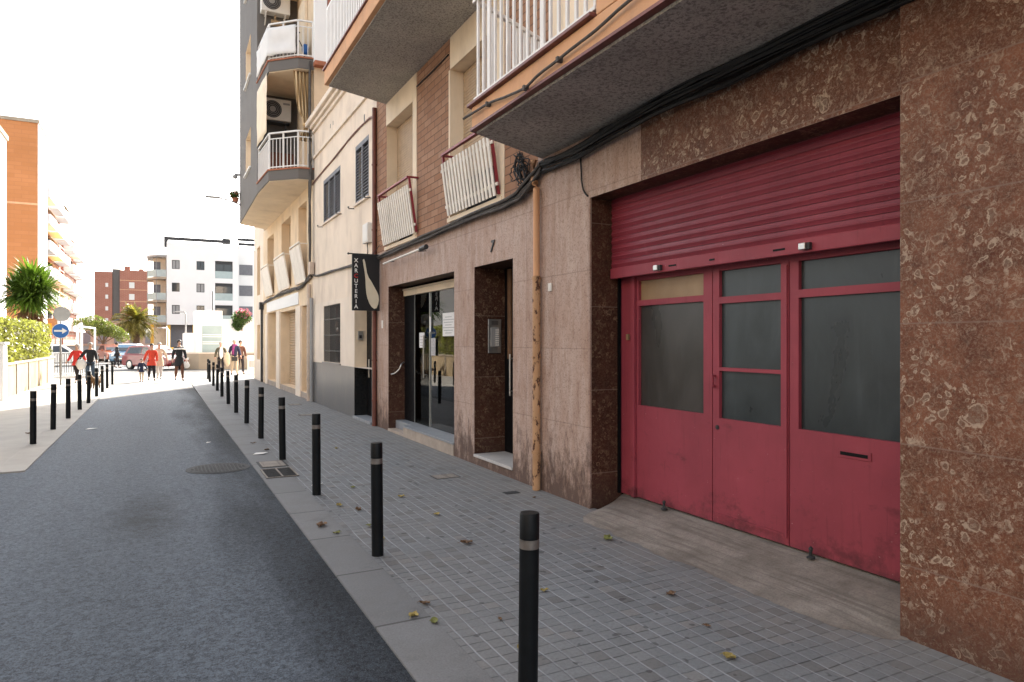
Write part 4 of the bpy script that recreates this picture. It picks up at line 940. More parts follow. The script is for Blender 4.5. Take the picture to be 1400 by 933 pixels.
    m = MB(); m.box(3.87, 8, 19.45, 19.68, 9.38, 9.5); m.build('flashing_tiles', 'terracotta', Cb)
    # AC units
    def ac(loc, lab, hang):
        t = thing('air_conditioner', loc, lab, 'air conditioner'); x, y, z = loc
        m = MB(); m.box(x-.42, x+.42, y-.16, y+.16, z, z+.66); m.build('case', 'ac_white', t, bevel=.02)
        m = MB(); m.lathe([(.26, y-.17), (.26, y-.161)], 28, 'y', (x-.12, 0, z+.33)); g = m.build('fan_grille', 'dark_metal', t)
        m = MB(); m.lathe([(.09, y-.18), (.09, y-.1705)], 18, 'y', (x-.12, 0, z+.33))
        for k in range(3):
            rr = .13+.05*k; m.tube([(x-.12+rr*math.cos(a), y-.176, z+.33+rr*math.sin(a)) for a in [q*2*math.pi/24 for q in range(25)]], .006, 4)
        m.build('fan_hub', 'grey_sign', g)
        m = MB(); m.box(x+.18, x+.38, y-.165, y-.16, z+.5, z+.56); m.build('badge', 'grey_sign', t)
        if hang:
            m = MB()
            for dx in (-.28, .28): m.bar((x+dx, y+.19, z-.03), (x+dx, y-.16, z-.03), .04, .04); m.bar((x+dx, y+.19, z-.3), (x+dx, y-.12, z-.03), .03, .03)
            m.build('bracket', 'ac_white', t)
            m = MB(); m.tube([(x-.12, y, z-.26), (x+.3, y, z-.26)], .09, 12); m.tube([(x, y, z-.03), (x, y, z-.2)], .03, 8); m.build('condensate_pot', 'boarded', t, smooth=True, auto=True)
    ac((3.22, 22.05, 8.42), 'white air conditioner on the shaded lower chamfered balcony beside the tied curtain', False)
    ac((3.20, 22.10, 11.72), 'white air conditioner hung on brackets above the draped upper balcony', True)
    m = MB(); m.bar((2.9, 22.05, 8.38), (3.6, 22.05, 8.38), .3, .04); m.bar((2.95, 22.05, 7.0), (2.95, 22.05, 8.38), .05, .05); m.bar((3.5, 22.05, 7.0), (3.5, 22.05, 8.38), .05, .05)
    single('appliance_stand', m, 'dark_metal', (3.2, 22.05, 6.5), 'dark stand carrying the air conditioner on the lower chamfered balcony', 'stand')
    m = MB(); m.box(3.0, 3.7, 21.5, 22.0, 6.55, 7.35); single('storage_chest', m, 'brown_cloth', (3.35, 21.75, 6.55), 'dark brown storage chest behind the lower balcony bars', 'chest', bevel=.02)
    # tied striped curtain
    m = MB(); n_ = 28; rows = 26; grid = []
    for j in range(rows+1):
        t = j/rows; z = 9.28-1.95*t
        pinch = 1-.78*math.exp(-((t-.78)/.16)**2) - .25*t*(1 if t < .78 else 0)
        pinch = max(.18, pinch)
        row = []
        for i in range(n_+1):
            u = i/n_; wx = .46*pinch
            cx = 3.60+.10*min(1, t/.78)
            row.append(m.bm.verts.new((cx+(u-.5)*wx, 19.92+.045*math.sin(u*math.pi*9)*(.5+.5*pinch)+.0*t, z)))
        grid.append(row)
    for j in range(rows):
        for i in range(n_): m.bm.faces.new((grid[j][i], grid[j][i+1], grid[j+1][i+1], grid[j+1][i]))
    o = single('curtain', m, 'striped', (3.62, 19.92, 7.3), 'tan striped curtain tied in the middle on the lower chamfered balcony', 'curtain', smooth=True)
    sm = o.modifiers.new('thick', 'SOLIDIFY'); sm.thickness = .008
    m = MB(); m.lathe([(.07, 7.77), (.075, 7.8), (.07, 7.83)], 12, 'z', (3.70, 19.92, 0)); single('curtain_tie', m, 'curtain', (3.70, 19.92, 7.77), 'cord tie around the tan striped curtain', 'tie', smooth=True)
    def drape(pts, z0, z1, lab, mat, base, seed):
        m = MB(); n_ = 30; g = []
        for j in range(9):
            row = []
            for i in range(n_+1):
                u = i/n_*(len(pts)-1); k = min(int(u), len(pts)-2); f = u-k
                x = pts[k][0]+(pts[k+1][0]-pts[k][0])*f; y = pts[k][1]+(pts[k+1][1]-pts[k][1])*f
                q = .035*mnoise.noise((u*3.1, j*.35, seed))
                row.append(m.bm.verts.new((x+q-.02, y+q-.02, z1+(z0-z1)*j/8+(.03*mnoise.noise((u*4, seed, 2)) if j == 8 else 0))))
            g.append(row)
        for j in range(8):
            for i in range(n_): m.bm.faces.new((g[j][i], g[j][i+1], g[j+1][i+1], g[j+1][i]))
        o = single('hanging_cloth', m, mat, base, lab, 'cloth', smooth=True); o.modifiers.new('thick', 'SOLIDIFY').thickness = .006
    drape([(3.42, 19.76), (2.76, 20.38), (2.70, 22.2)], 9.72, 10.50, 'white sheet draped over the upper chamfered balcony railing', 'white_cloth', (2.9, 20.2, 9.7), 1.0)
    drape([(2.745, 20.5), (2.70, 22.2)], 7.62, 9.28, 'cream side blind hanging above the lower chamfered balcony railing', 'cream_trim', (2.74, 21, 7.6), 3.0)
    # bicycle behind the upper bars
    t = thing('bicycle', (3.62, 20.4, 9.66), 'dark bicycle with a blue bag standing behind the upper balcony bars', 'bicycle')
    for cx in (3.42, 3.80):
        m = MB(); m.tube([(cx+.0, 20.35+.27*math.cos(a), 9.95+.27*math.sin(a)) for a in [q*2*math.pi/20 for q in range(21)]], .022, 6); m.build('wheel', 'tyre', t, smooth=True)
    m = MB(); m.tube([(3.42, 20.35, 9.95), (3.6, 20.3, 10.3), (3.80, 20.35, 9.95)], .02, 6); m.tube([(3.42, 20.35, 9.95), (3.45, 20.2, 10.45), (3.6, 20.2, 10.5)], .02, 6); m.build('frame', 'dark_metal', t, smooth=True)
    m = MB(); m.blob((3.72, 20.05, 9.98), .10, .08, .16, 2, .2); m.build('bag', 'blue_sign', t, smooth=True)
    m = MB(); m.tube([(2.78, 28.1, 6.9), (2.4, 27.9, 7.0), (1.95, 27.7, 7.02)], .03, 8); m.prism([(1.55, 27.55, 6.98), (2.05, 27.6, 7.0), (2.05, 27.8, 7.0), (1.55, 27.7, 6.98)], (0, 0, .06))
    single('wall_lamp', m, 'grey_sign', (2.78, 28.1, 6.9), 'flat grey street lamp on an arm from the grey bay', 'lamp', smooth=False)
    m = MB(); m.blob((2.62, 28.2, 7.98), .10, .10, .10, 2); m.box(2.6, 2.78, 28.15, 28.25, 8.02, 8.1); single('security_camera', m, 'grey_sign', (2.7, 28.2, 7.9), 'small round camera dome on the far corner of the grey bay', 'camera', smooth=True, auto=True)
    t = thing('flower_pot', (2.66, 28.2, 7.0), 'small terracotta flower pot with red flowers hung at the far corner of the grey bay', 'plant')
    m = MB(); m.lathe([(.09, 6.98), (.13, 7.14), (.14, 7.17)], 14, 'z', (2.63, 28.2, 0)); m.build('pot', 'terracotta', t, smooth=True, auto=True)
    m = MB(); rnd = random.Random(4)
    leafcloud(m, [((2.60, 28.2, 7.27), (.20, .20, .17))], 260, .055, rnd); m.build('foliage', 'leaf_shrub', t)
    m = MB(); leafcloud(m, [((2.58, 28.15, 7.30), (.21, .21, .17))], 70, .04, rnd); m.build('flowers', 'terracotta', t)
    # the flush neighbour beyond
    D = thing('apartment_building', (XF, 31.7, 0), 'narrow plain cream house front just past the overhanging grey bays', 'building')
    wn_ = [(31.2, 32.2, 3.7, 5.8), (31.2, 32.2, .9, 2.4)]
    m = MB(); facade(m, XF+.01, 30.12, 33.3, -.06, 15, wn_); m.build('wall', 'stucco_pale', D)
    for h in wn_:
        m = MB(); reveal(m, XF+.01, h, .25); f = m.build('window', 'stucco_warm', D); m = MB(); m.box(XF+.22, XF+.24, h[0], h[1], h[2], h[3]); m.build('pane', 'shutter_tan', f)
    m = MB(); m.box(XF+.27, 14, 30.1, 33.28, -.06, 15); m.build('house_body', 'stucco_pale', D)
    m = MB(); m.tube([(3.82, 30.05, 3.3), (3.82, 30.05, .01)], .05, 8); m.box(3.72, 3.87, 29.9, 30.2, 3.0, 3.3); single('conduit', m, 'dark_metal', (3.85, 30.05, 0), 'dark conduit with a box at the far edge of the cream block', 'conduit', smooth=True, auto=True)
    m = MB(); rnd = random.Random(28)
    for k in range(5):
        oz = rnd.uniform(-.05, .05)
        m.tube(wob([(3.84, 19.8, 3.55+oz), (3.83, 21.5, 3.34+oz), (3.84, 23, 3.36+oz), (3.83, 26, 3.34+oz), (3.84, 28, 3.32+oz), (3.84, 30.1, 3.25+oz)], .05, 6, k+120), rnd.choice((.018, .026, .035)), 6)
    single('cable_bundle', m, 'cable_grey', (3.86, 25, 3.35), 'dusty cable bundle drooping under the first windows of the cream block', 'cables', smooth=True, auto=True)

def leafcloud(m, lobes, n, size, rnd, asp=.5, shell=.55):
    """small leaf faces through the volume of ellipsoid lobes"""
    tot = sum(r[0]*r[1]*r[2] for _, r in lobes)
    for c, r in lobes:
        for _ in range(int(n*r[0]*r[1]*r[2]/tot)):
            d = Vector((rnd.gauss(0, 1), rnd.gauss(0, 1), rnd.gauss(0, 1))).normalized()
            k = shell+(1-shell)*rnd.random() if rnd.random() < .8 else rnd.random()
            k *= 1+.16*mnoise.noise(d*2.2+Vector(c))
            p = Vector((c[0]+d.x*r[0]*k, c[1]+d.y*r[1]*k, c[2]+d.z*r[2]*k))
            a = Vector((rnd.gauss(0, 1), rnd.gauss(0, 1), rnd.gauss(0, 1))).normalized(); b = a.orthogonal().normalized()
            b = (Matrix.Rotation(rnd.uniform(0, 6.28), 3, a) @ b)
            s = size*rnd.uniform(.6, 1.35)
            q = [p-a*s, p+b*s*asp, p+a*s, p-b*s*asp]
            m.bm.faces.new([m.bm.verts.new(v) for v in q])
house_c()

# ================================================================ bollards
def bollards():
    def make(h):
        t = thing('bollard', (0, 0, 0), None, 'bollard')
        m = MB(); m.lathe([(.0465, -.02), (.0465, h-.165)], 28); m.build('post', 'black_paint', t, smooth=True, auto=True)
        m = MB(); m.lathe([(.0475, h-.164), (.0475, h-.122)], 28); m.build('metal_band', 'band', t, smooth=True, auto=True)
        m = MB(); m.lathe([(.0465, h-.121), (.0465, h-.006), (.043, h), (.001, h+.001)], 28); m.build('cap', 'black_paint', t, smooth=True, auto=True)
        return t
    right = [(1.54, 2.83), (1.55, 5.34), (1.56, 7.75), (1.59, 10.28), (1.60, 12.69), (1.63, 15.15), (1.65, 17.5), (1.69, 20.0), (1.74, 22.76), (1.81, 25.6), (1.87, 28.4), (1.92, 31.2), (1.98, 33.4)]
    left = [(-1.83, 13.69), (-1.79, 15.77), (-1.75, 17.86), (-1.72, 20.01), (-1.69, 22.02), (-1.67, 24.51), (-1.64, 26.52), (-1.62, 28.6), (-1.60, 31.3)]
    od = ['first', 'second', 'third', 'fourth', 'fifth', 'sixth', 'seventh', 'eighth', 'ninth', 'tenth', 'eleventh', 'twelfth', 'thirteenth']
    proto = None
    for row, side, h in ((right, 'on the garage side', .895), (left, 'on the hedge side', .875)):
        for i, (x, y) in enumerate(row):
            if proto is None: o = proto = make(.895)
            else: o = copy_thing(proto)
            o.location = (x, y, 0.0); o.rotation_euler = (R(random.uniform(-1, 1)), R(random.uniform(-1, 1)), random.uniform(0, 6)); o.scale = (1, 1, h/.895)
            o['label'] = 'black grey-banded bollard, %s from the camera %s' % (od[i], side)
            o['group'] = 'bollards along the kerb ' + ('by the garage' if row is right else 'opposite')
bollards()

# ================================================================ covers, grates, leaves and litter
def covers():
    t = thing('manhole_cover', (.72, 10.02, -.012), 'round cast iron manhole cover in the asphalt lane', 'manhole cover')
    m = MB(); m.lathe([(.40, -.011), (.40, -.006), (.37, -.006)], 40, 'z', (.72, 10.02, 0)); m.build('ring', 'iron', t)
    m = MB(); m.lathe([(.36, -.0055), (.36, -.0015)], 40, 'z', (.72, 10.02, 0)); pl = m.build('plate', 'iron', t)
    m = MB()
    for i in range(-7, 8):
        for j in range(-7, 8):
            x, y = i*.045, j*.045
            if x*x+y*y < .32**2: m.box(.72+x-.015, .72+x+.015, 10.02+y-.015, 10.02+y+.015, -.0005, .0025)
    m.build('studs', 'iron', pl)
    t = thing('utility_cover', (1.42, 9.95, 0), 'square iron utility cover set in the kerb slabs', 'cover')
    m = MB(); m.box(1.22, 1.58, 9.68, 10.2, .003, .008); m.build('frame', 'iron', t)
    m = MB(); m.box(1.25, 1.55, 9.72, 10.16, .0083, .012); m.build('plate', 'concrete', t)
    t = thing('drain_grate', (1.38, 9.25, 0), 'black double drain grate set in the kerb slabs beside the bollards', 'drain grate')
    m = MB(); m.box(1.19, 1.58, 8.92, 9.55, .003, .006); m.build('pit', 'black_panel', t)
    m = MB()
    for x in (1.19, 1.375, 1.56): m.box(x, x+.022, 8.92, 9.55, .007, .014)
    for y in (8.92, 9.53): m.box(1.19, 1.582, y, y+.022, .0072, .0138)
    m.build('frame', 'concrete', t)
    m = MB()
    for k in range(9): y = 8.97+k*.064; m.bar((1.205, y, .010), (1.37, y+.05, .010), .022, .006); m.bar((1.395, y, .010), (1.555, y+.05, .010), .022, .006)
    m.build('bars', 'iron', t)
    for c, s, lab in (((3.20, 8.05), (.16, .13), 'square paved utility cover on the pavement by doorway number 7'), ((3.52, 6.85), (.085, .06), 'small dark iron cover on the pavement by the ochre drainpipe'), ((3.25, 19.0), (.16, .2), 'dark cover on the pavement by the granite base'), ((3.05, 16.2), (.18, .16), 'wide dark cover on the pavement before the barred window')):
        t = thing('utility_cover', (*c, 0), lab, 'cover')
        m = MB(); m.box(c[0]-s[0], c[0]+s[0], c[1]-s[1], c[1]+s[1], .001, .004); m.build('frame', 'iron', t)
        m = MB(); m.box(c[0]-s[0]+.015, c[0]+s[0]-.015, c[1]-s[1]+.015, c[1]+s[1]-.015, .0043, .006); m.build('plate', 'concrete' if s[1] > .12 else 'iron', t)
covers()

def fallen_leaves():
    rnd = random.Random(21)
    # x, y, size, kind, place
    L = [(1.67, 2.45, .075, 'y', 'at the foot of the first bollard'), (2.64, 4.9, .10, 'g', 'in the open paving well past the first bollard'), (1.79, 3.35, .075, 'y', 'between the first and second bollards'), (2.33, 4.05, .06, 'y', 'in the paving below the red gate'),
         (3.05, 3.6, .085, 'b', 'in the paving in front of the middle gate leaf'), (3.42, 4.85, .12, 'g', 'at the edge of the concrete ramp'), (2.72, 2.74, .085, 'y', 'near the bottom of the marble pillar'), (2.30, 5.3, .12, 'b', 'behind the first bollard'),
         (1.33, 6.4, .13, 'b', 'on the kerb slabs by the third bollard'), (1.66, 7.1, .10, 'y', 'just in front of the third bollard'), (1.79, 6.85, .11, 'b', 'right of the third bollard'), (1.40, 6.1, .085, 'g', 'on the kerb slabs between second and third bollards'),
         (1.72, 6.2, .08, 'g', 'on the paving between second and third bollards'), (1.70, 5.75, .075, 'y', 'just beyond the second bollard'), (2.35, 7.2, .085, 'y', 'on the paving facing doorway number 7'), (2.42, 6.3, .085, 'y', 'on the paving facing the ochre drainpipe'),
         (1.40, 4.05, .085, 'y', 'on the kerb joint left of the first bollard'), (1.53, 4.2, .085, 'b', 'on the paving edge left of the first bollard'), (1.48, 3.9, .08, 'g', 'at the kerb joint nearest the camera'), (2.0, 7.9, .085, 'g', 'just beyond the third bollard'),
         (1.50, 11.25, .11, 'b', 'by the fourth bollard'), (1.72, 11.1, .10, 'b', 'right of the fourth bollard'), (1.40, 12.1, .09, 'b', 'on the kerb by the fifth bollard'), (2.5, 10.9, .07, 'y', 'on the paving facing the shop window'),
         (1.85, 3.75, .04, 'b', 'curled up beside the first bollard'), (3.62, 6.5, .05, 'b', 'at the foot of the ochre drainpipe'), (2.9, 3.1, .05, 'b', 'near the ramp by the marble pillar'), (-1.95, 14.6, .12, 'b', 'by the first bollard of the opposite pavement'), (-2.3, 12.4, .14, 'b', 'at the corner of the opposite kerb'), (-2.1, 15.2, .12, 'b', 'on the opposite pavement by its second bollard')]
    nm = dict(y=('leaf_yellow', 'yellow dry'), g=('leaf_green', 'greenish curled'), b=('leaf_brown', 'brown withered'))
    for x, y, s, k, place in L:
        m = MB(); n_ = 7; a0 = rnd.uniform(0, 6.28); s *= .85
        rows = []
        for i in range(n_):
            t = i/(n_-1); wd = s*.42*math.sin(math.pi*min(.98, max(.04, t)))**.8*(1+.35*rnd.uniform(-1, 1))
            cz = .006+s*.22*(rnd.random()*.4+abs(t-.5)*.9)
            rows.append([(s*(t-.5), -wd, cz+s*.16*rnd.random()), (s*(t-.5), 0, cz-s*.05), (s*(t-.5), wd, cz+s*.20*rnd.random())])
        ca, sa = math.cos(a0), math.sin(a0)
        vs_ = [[m.bm.verts.new((x+p[0]*ca-p[1]*sa, y+p[0]*sa+p[1]*ca, p[2])) for p in r] for r in rows]
        for A_, B_ in zip(vs_, vs_[1:]):
            for j in range(2): m.bm.faces.new((A_[j], A_[j+1], B_[j+1], B_[j]))
        m.tube([(x+s*.5*ca, y+s*.5*sa, .02), (x+s*.75*ca, y+s*.75*sa, .008)], .0018, 4)
        mat, wd_ = nm[k]
        o = single('fallen_leaf', m, mat, (x, y, 0), '%s leaf lying %s' % (wd_, place), 'leaf', 'fallen leaves on the ground'); o.modifiers.new('thick', 'SOLIDIFY').thickness = .0015
    for x, y, s, lab in ((1.66, 8.25, .11, 'scrap of white paper beside the third bollard'), (1.36, 10.9, .17, 'flat white paper scrap on the kerb slabs beyond the utility cover'), (-1.15, 15.6, .16, 'white paper scrap in the road by the opposite kerb'), (.75, 12.6, .06, 'tiny white scrap on the asphalt beyond the manhole')):
        m = MB(); z = .008 if x > 1.1 else -.008
        m.prism([(x-s*.6, y-.03, z), (x+s*.2, y-s*.4, z+.006), (x+s*.65, y, z+.012), (x+s*.3, y+s*.4, z+.004), (x-s*.3, y+s*.3, z+.01)], (0, 0, .004)); single('paper_scrap', m, 'paper', (x, y, 0), lab, 'paper')
fallen_leaves()

# ================================================================ the opposite side
def left_side():
    t = thing('garden_wall', (-4.12, 29.9, 0), 'low limestone garden wall under the leafy hedge', 'wall')
    m = MB(); m.box(-4.25, -4.0, 24.4, 35.5, -.06, .97); w_ = m.build('wall', 'stone_wall', t, bevel=.01)
    m = MB(); m.box(-4.29, -3.96, 24.4, 35.54, .972, 1.03); m.build('coping', 'beige_wall', t, bevel=.01)
    m = MB()
    for y in (26.6, 28.9, 31.2, 33.4): m.box(-4.005, -3.975, y, y+.10, -.06, .97)
    m.build('pier_strips', 'beige_wall', t)
    t = thing('gate_post', (-4.1, 24.1, 0), 'white rendered gate post at the near end of the garden wall', 'post')
    m = MB(); m.box(-4.35, -3.88, 23.8, 24.38, -.06, 1.60); m.build('shaft', 'white_wall', t, bevel=.012)
    m = MB(); m.box(-4.4, -3.83, 23.75, 24.43, 1.602, 1.67); m.build('cap', 'white_wall', t, bevel=.01)
    t = thing('garden_wall', (-4.12, 17, 0), 'low limestone garden wall on the near side of the white gate post', 'wall')
    m = MB(); m.box(-4.25, -4.0, 12.2, 22.4, -.06, .97); m.build('wall', 'stone_wall', t, bevel=.01)
    m = MB(); m.box(-4.29, -3.96, 12.2, 22.4, .972, 1.03); m.build('coping', 'beige_wall', t, bevel=.01)
    rnd = random.Random(12)
    def hedge(y0, y1, lab, n_):
        t = thing('hedge', (-4.6, (y0+y1)/2, .9), lab, 'hedge')
        m = MB(); m.box(-4.95, -4.5, y0+.2, y1-.2, .9, 2.15); m.build('core', 'bark', t)
        m = MB()
        for _ in range(n_):
            f = rnd.random(); y = rnd.uniform(y0, y1)
            bulge = .14*mnoise.noise((y*1.3, 0, 0)); top = 2.35+.22*mnoise.noise((y*.9, 3, 0))+.07*mnoise.noise((y*4, 3, 0))
            if f < .62: p = Vector((-4.28+bulge+rnd.gauss(0, .07), y, rnd.uniform(.92, top)))
            elif f < .9: p = Vector((rnd.uniform(-5.0, -4.25), y, top+rnd.gauss(0, .06)))
            else: p = Vector((rnd.uniform(-5.0, -4.25), rnd.choice((y0, y1))+rnd.gauss(0, .06), rnd.uniform(.95, top)))
            a = Vector((rnd.gauss(0, 1), rnd.gauss(0, 1), rnd.gauss(0, 1))).normalized(); b = a.orthogonal().normalized()
            b = Matrix.Rotation(rnd.uniform(0, 6.28), 3, a) @ b; s = rnd.uniform(.045, .085)
            m.bm.faces.new([m.bm.verts.new(v) for v in (p-a*s, p+b*s*.55, p+a*s, p-b*s*.55)])
        m.build('foliage', 'leaf_hedge', t)
    hedge(24.5, 36.2, 'sunlit yellow green hedge growing over the limestone wall', 9000)
    hedge(12.3, 22.3, 'yellow green hedge on the near side of the white gate post', 3500)
    # yucca
    t = thing('yucca_tree', (-5.3, 38.5, 0), 'large spiky yucca with a ball of sword leaves above the hedge', 'tree')
    m = MB(); m.tube([(-5.3, 38.5, -.05), (-5.25, 38.5, 1.6), (-5.35, 38.55, 2.6), (-5.3, 38.5, 3.6)], .2, 12, rads=[.34, .25, .24, .2]); m.build('trunk', 'bark', t, smooth=True)
    m = MB()
    for _ in range(240):
        th = rnd.uniform(0, 6.28); ph = rnd.uniform(-1.2, -.1)
        d = Vector((math.cos(th)*math.cos(ph), math.sin(th)*math.cos(ph), math.sin(ph))); p = Vector((-5.3, 38.5, 3.2+rnd.uniform(-.5, .3)))
        L = rnd.uniform(.5, .95); sd = d.cross(Vector((0, 0, 1))).normalized()*.045
        m.bm.faces.new([m.bm.verts.new(v) for v in (p-sd, p+sd, p+d*L*.7+sd+Vector((0, 0, -.15)), p+d*L+Vector((0, 0, -.3)))])
    m.build('dead_leaf_skirt', 'dry_thatch', t)
    m = MB()
    for c in ((-5.3, 38.5, 4.0), (-5.75, 38.7, 3.85), (-4.8, 38.4, 4.0), (-5.2, 38.6, 4.45), (-5.2, 38.2, 3.7)):
        for _ in range(260):
            z = rnd.uniform(-.62, 1); th = rnd.uniform(0, 6.28); r = math.sqrt(1-z*z)
            d = Vector((r*math.cos(th), r*math.sin(th), z)); L = rnd.uniform(1.05, 1.6)
            sd = d.cross(Vector((0, 0, 1)));
            if sd.length < .1: sd = Vector((1, 0, 0))
            sd.normalize(); sd *= .045; up = sd.normalized().cross(d)*.012
            p = Vector(c); drop = Vector((0, 0, -1))
            p1 = p+d*L*.4; p2 = p+d*L*.75+drop*.04*L; p3 = p+d*L+drop*.14*L
            v = [m.bm.verts.new(q) for q in (p-sd*.6, p+sd*.6, p1+sd+up, p1-sd+up, p2+sd*.7, p2-sd*.7, p3)]
            m.bm.faces.new((v[0], v[1], v[2], v[3])); m.bm.faces.new((v[3], v[2], v[4], v[5])); m.bm.faces.new((v[5], v[4], v[6]))
    m.build('crown', 'leaf_yucca', t)
    # one-way sign
    t = thing('road_sign', (-3.33, 31.5, 0), 'round blue sign with a white arrow pointing right', 'sign')
    m = MB(); m.tube([(-3.33, 31.5, 0), (-3.33, 31.5, 2.42)], .03, 10); m.build('pole', 'grey_sign', t, smooth=True, auto=True)
    m = MB(); m.lathe([(.285, 31.455), (.285, 31.465)], 36, 'y', (-3.33, 0, 2.09)); m.build('rim', 'sign_white', t)
    m = MB(); m.lathe([(.268, 31.447), (.268, 31.4545)], 36, 'y', (-3.33, 0, 2.09)); dsk = m.build('disc', 'blue_sign', t)
    m = MB(); y = 31.4465
    m.prism([(-3.33+a, y, 2.09+b) for a, b in ((-.21, -.035), (.05, -.035), (.05, -.115), (.22, 0), (.05, .115), (.05, .035), (-.21, .035))], (0, -.003, 0)); m.build('arrow', 'sign_white', dsk)
    t = thing('road_sign', (-3.42, 32.3, 0), 'grey back of a round sign standing just behind the blue arrow sign', 'sign')
    m = MB(); m.tube([(-3.42, 32.3, 0), (-3.42, 32.3, 3.05)], .03, 10); m.build('pole', 'grey_sign', t, smooth=True, auto=True)
    m = MB(); m.lathe([(.28, 32.25), (.29, 32.262), (.28, 32.27)], 36, 'y', (-3.38, 0, 2.76)); m.build('disc', 'grey_sign', t)
    # bar fence, shelter frame
    t = thing('bar_fence', (-3.4, 37.6, 0), 'grey metal bar fence behind the road signs', 'fence')
    m = MB()
    for k in range(20): x = -4.2+k*.09; m.box(x-.012, x+.012, 37.59, 37.61, .12, 1.1)
    m.build('bars', 'dark_metal', t)
    m = MB(); m.box(-4.25, -2.45, 37.58, 37.62, 1.1, 1.14); m.box(-4.25, -2.45, 37.58, 37.62, .1, .13); m.build('rails', 'grey_sign', t)
    m = MB(); m.box(-4.3, -2.3, 37.45, 37.75, -.02, .09); m.build('base_kerb', 'white_wall', t)
    t = thing('shelter_frame', (-3.6, 42.7, 0), 'white metal frame of posts and a sloping beam behind the walking couple', 'frame')
    m = MB()
    for p in ((-3.6, 42.7), (-4.6, 52.0), (-4.2, 60.0)): m.tube([(*p, -.03), (*p, 2.65)], .07, 8)
    m.tube([(-3.6, 42.7, 2.65), (-4.6, 52, 2.65), (-4.2, 60, 2.65)], .06, 8); m.build('posts', 'white_paint', t, smooth=True, auto=True)

def box_windows(parent, face, rows, mat='glass'):
    pass

def bounce_house():  # out of view, added to bounce warm light onto the facades
    t = thing('town_house', (-9, 3, 0), 'unseen cream house added across the street to bounce warm light', 'house')
    m = MB(); m.box(-16, -8.5, -14, 9.0, -.06, 8.5); m.build('wall', 'stucco_warm', t)
    m = MB(); m.box(-16.1, -8.4, -14.1, 9.1, 8.5, 8.75); m.build('roof_edge', 'beige_wall', t)
    for k in range(5):
        for z in (1.0, 4.6):
            m = MB(); m.box(-8.497, -8.46, -12+k*4.2, -10.6+k*4.2, z, z+1.9); f = m.build('window', 'louvre', t)
            m = MB(); m.box(-8.5, -8.42, -12.1+k*4.2, -10.5+k*4.2, z-.1, z-.003); m.build('sill', 'beige_wall', f)
bounce_house()

